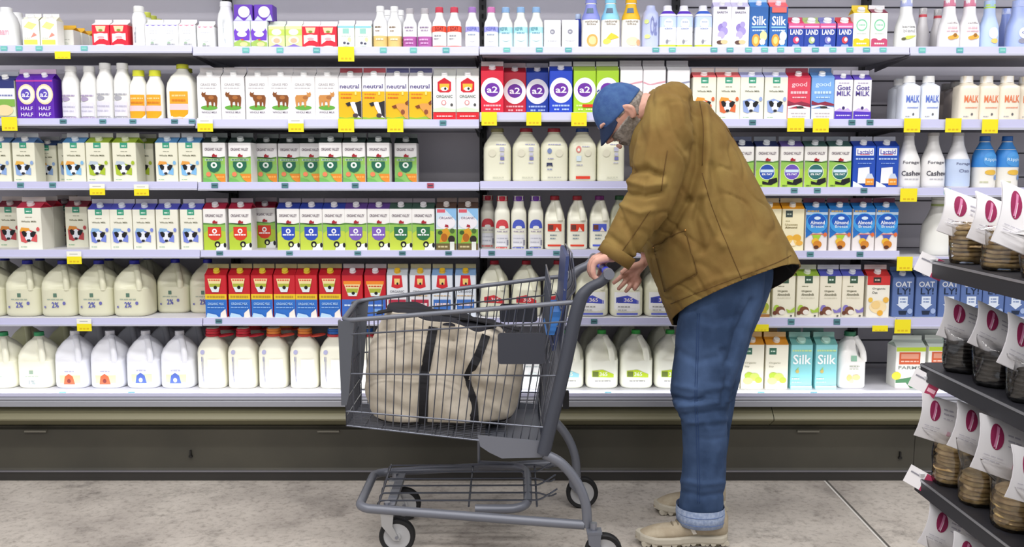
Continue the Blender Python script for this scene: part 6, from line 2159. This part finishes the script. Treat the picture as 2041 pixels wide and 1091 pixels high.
film = film_material()
card_m = mat('#eeecef', .5)
bis_m = [mat('#8d7448', .8, 0, .2, (40, '#b0986a', .4, .62), (90, .5, .003)), mat('#9b7f56', .8, 0, .2, (36, '#bfa57c', .4, .62), (90, .5, .003))]
choc_m = [mat('#110d0d', .5, 0, .4, (30, '#1c1616', .4, .62), (60, .6, .004)), mat('#151010', .45, 0, .4, (30, '#201918', .4, .62), (60, .6, .004))]
CARD_ART = [('e', .36, .66, .155, .24, '#99305a'), ('p', [(.30, .46), (.36, .47), (.42, .84), (.36, .86)], '#d88ab0'), ('p', [(.345, .44), (.365, .44), (.40, .70), (.385, .70)], '#f0dfe8'),
            ('x', .60, .74, .92, .77, '#b7b4c0'), ('x', .60, .64, .90, .67, '#b7b4c0'), ('x', .60, .54, .86, .56, '#c4c1cc'), ('x', .12, .28, .6, .295, '#c9c6d0'), ('x', .12, .2, .5, .215, '#c9c6d0'), ('r', .78, .18, .88, .28, '#dcb4c4')]


def bag_of(name, label, px, py, Y, r, n, mats_, card, group, wob=0):
    """px,py = photo place of the foot of the stack; card = (px, py, width px, roll degrees, yaw degrees, height px)"""
    foot = at(px, py, Y)
    if foot.x < LIPX + r * 1.3:
        foot.x = LIPX + r * 1.3
    lz = min(levels, key=lambda z: abs(z - foot.z))
    root = empty('biscuit_bag', (foot.x, Y, lz + .001))
    tag(root, label, 'biscuit bag', group)
    rnd = random.Random(px * 7 + py)
    r *= 1.12
    n += 1
    z = .004
    tilt = 0
    for i in range(n):
        m = MB()
        rr = r * rnd.uniform(.92, 1.03)
        th = rnd.uniform(.0075, .0105)
        dx, dy = rnd.uniform(-.004, .004), rnd.uniform(-.004, .004)
        prof = [(rr * .3, 0), (rr * .9, .0005), (rr, th * .3), (rr, th * .6), (rr * .88, th * .95), (rr * .3, th * 1.05)]
        m.lathe(prof, mats_[i % 2], 22, (dx, dy, z))
        m.v = [(x + .002 * noise.noise(Vector((x * 90, y * 90, z_ * 50 + i))), y + .002 * noise.noise(Vector((y * 90, x * 90, i))), z_ + .0015 * noise.noise(Vector((x * 60, y * 60, i * 3.1)))) for x, y, z_ in m.v]
        m.build('biscuit', root, 0)
        z += th * 1.02
    # crinkled film round the stack, pinched flat under the card
    m = MB()
    rings = []
    cx, cy, cw, roll, yaw, chh = card
    cw, chh = cw * 1.12, chh * 1.10
    cc = at(cx, cy, Y) - Vector(root.location)
    s = (Y + CD) / F
    w, h = cw * s, chh * s
    Rm = Matrix.Rotation(radians(yaw), 3, 'Z') @ Matrix.Rotation(radians(-14), 3, 'X') @ Matrix.Rotation(radians(roll), 3, 'Y')
    lowc = cc + Rm @ Vector((0, .002, -h / 2))
    K = 40
    for i in range(15):
        t = i / 14
        ring = []
        for j in range(K):
            a = 2 * pi * j / K
            k = 1.12 + .13 * noise.noise(Vector((cos(a) * 2.6, sin(a) * 2.6, t * 4 + px))) + .08 * noise.noise(Vector((cos(a) * 8, sin(a) * 8, t * 9)))
            base = Vector((r * k * cos(a), r * k * sin(a), .0 + (z + .012) * min(1, t / .62)))
            if t > .55:
                u = (t - .55) / .45
                u = u * u * (3 - 2 * u)
                flat = lowc + Rm @ Vector((cos(a) * w * .42, sin(a) * .004, .02 * u))
                base = base.lerp(flat, u)
            if t == 0:
                base = Vector((base.x * .9, base.y * .9, .0005))
            ring.append(base)
        rings.append(ring)
    m.loft(rings, film, True, False)
    m.build('film_bag', root, 0)
    m = MB()
    P = lambda u, v, f: cc + Rm @ Vector(((u - .5) * w, f + .006 * sin(pi * u) * 0 + .012 * (2 * (v - .5)) ** 2, (v - .5) * h))
    N = 6
    m.loft([[P(u / N, v / 5, f) for u in range(N + 1)] for f, seq in ((0, range(6)),) for v in seq], card_m, False, False, True, False)
    m.loft([[P(u / N, v / 5, .003) for u in range(N, -1, -1)] for v in range(6)], card_m, False, False, True, False)
    cd = m.build('header_card', root, 0)
    link('card_print', decals(CARD_ART, lambda u, v, l: P(u, v, -.0006 - l * .0002), 'card_print', True), cd)
    return root


Y1 = [-2.06, -2.22, -2.38]
G1, G2, G3, G4 = 'biscuit bags on the top rack tier', 'biscuit bags on the second rack tier', 'biscuit bags on the third rack tier', 'biscuit bags on the lowest visible rack tier'
bag_of('a', 'pale biscuit bag at the far end of the top rack tier', 1920, 525, -2.06, .030, 7, bis_m, (1924, 429, 86, 19, 14, 84), G1)
bag_of('b', 'pale biscuit bag in the middle of the top rack tier', 1974, 540, -2.20, .032, 7, bis_m, (1984, 440, 84, 21, 16, 92), G1)
bag_of('c', 'pale biscuit bag cut by the frame edge on the top rack tier', 2032, 560, -2.34, .034, 7, bis_m, (2034, 432, 84, 21, 18, 120), G1)
bag_of('d', 'dark chocolate biscuit bag at the far end of the second rack tier', 1912, 745, -2.06, .034, 6, choc_m, (1921, 642, 82, 21, 14, 76), G2)
bag_of('e', 'dark chocolate biscuit bag in the middle of the second rack tier', 1968, 770, -2.19, .036, 6, choc_m, (1986, 657, 84, 25, 16, 84), G2)
bag_of('f', 'dark chocolate biscuit bag cut by the frame edge on the second rack tier', 2034, 805, -2.32, .038, 6, choc_m, (2046, 688, 86, 25, 18, 100), G2)
bag_of('g', 'brown biscuit bag at the far end of the third rack tier', 1878, 930, -2.04, .032, 8, bis_m, (1872, 836, 72, 19, 12, 82), G3)
bag_of('h', 'brown biscuit bag second from the far end of the third rack tier', 1926, 962, -2.16, .030, 6, bis_m, (1945, 858, 84, 23, 14, 88), G3)
bag_of('i', 'brown biscuit bag with the largest card on the third rack tier', 1990, 1000, -2.29, .036, 7, bis_m, (1998, 893, 100, 21, 16, 104), G3)
bag_of('j', 'brown biscuit bag cut by the frame edge on the third rack tier', 2050, 1040, -2.42, .036, 7, bis_m, (2060, 950, 90, 19, 18, 100), G3)
bag_of('k', 'brown biscuit bag with its card behind others on the third rack tier', 1990, 955, -2.03, .030, 6, bis_m, (1966, 812, 74, 25, 14, 78), G3)
bag_of('l', 'biscuit bag at the far end of the lowest visible rack tier', 1892, 1160, -2.07, .032, 6, bis_m, (1885, 1060, 80, 27, 12, 80), G4)
bag_of('m', 'biscuit bag second along the lowest visible rack tier', 1950, 1190, -2.21, .034, 6, bis_m, (1934, 1116, 82, 29, 14, 76), G4)
bag_of('n', 'biscuit bag with half hidden card at the back of the lowest visible rack tier', 1985, 1165, -2.08, .030, 6, choc_m, (1950, 1062, 64, 29, 14, 62), G4)
for i, (px, py, lab) in enumerate(((1886, 531, 'top'), (1880, 764, 'second'), (1868, 957, 'third'))):
    p = at(px, py, FARY - .03)
    root = empty('rack_price_tag', (LIPX - .014, p.y, p.z))
    tag(root, 'small white and magenta price tag on the %s rack tier corner' % lab, 'price tag', 'magenta price tags on the rack')
    m = MB()
    Rm = Matrix.Rotation(radians(-38), 3, 'Z') @ Matrix.Rotation(radians(22), 3, 'Y')
    Q = lambda x, z, y=0: Rm @ Vector((x, y, z))
    w, h = .030, .022
    m.poly([Q(-w, -h), Q(w, -h), Q(w, h), Q(-w, h)], card_m)
    m.poly([Q(-w, -h, .001), Q(-w, h, .001), Q(w, h, .001), Q(w, -h, .001)], card_m)
    m.poly([Q(w * .25, -h, -.0008), Q(w, -h, -.0008), Q(w, h, -.0008), Q(w * .25, h, -.0008)], mat('#a83458', .5))
    m.poly([Q(w * .35, -h * .6, -.0014), Q(w * .9, -h * .6, -.0014), Q(w * .9, -h * .2, -.0014), Q(w * .35, -h * .2, -.0014)], mat('#e8b4c4', .5))
    m.poly([Q(-w * .8, h * .3, -.0014), Q(-w * .1, h * .3, -.0014), Q(-w * .1, h * .45, -.0014), Q(-w * .8, h * .45, -.0014)], mat('#8c8c96', .5))
    m.build('tag_card', root, 0)
    m = MB()
    m.box(-.002, -.006, h * .4, .014, .006, h * .7, mat('#cfd0d4', .3))
    m.build('clip', root)
finish_labels()
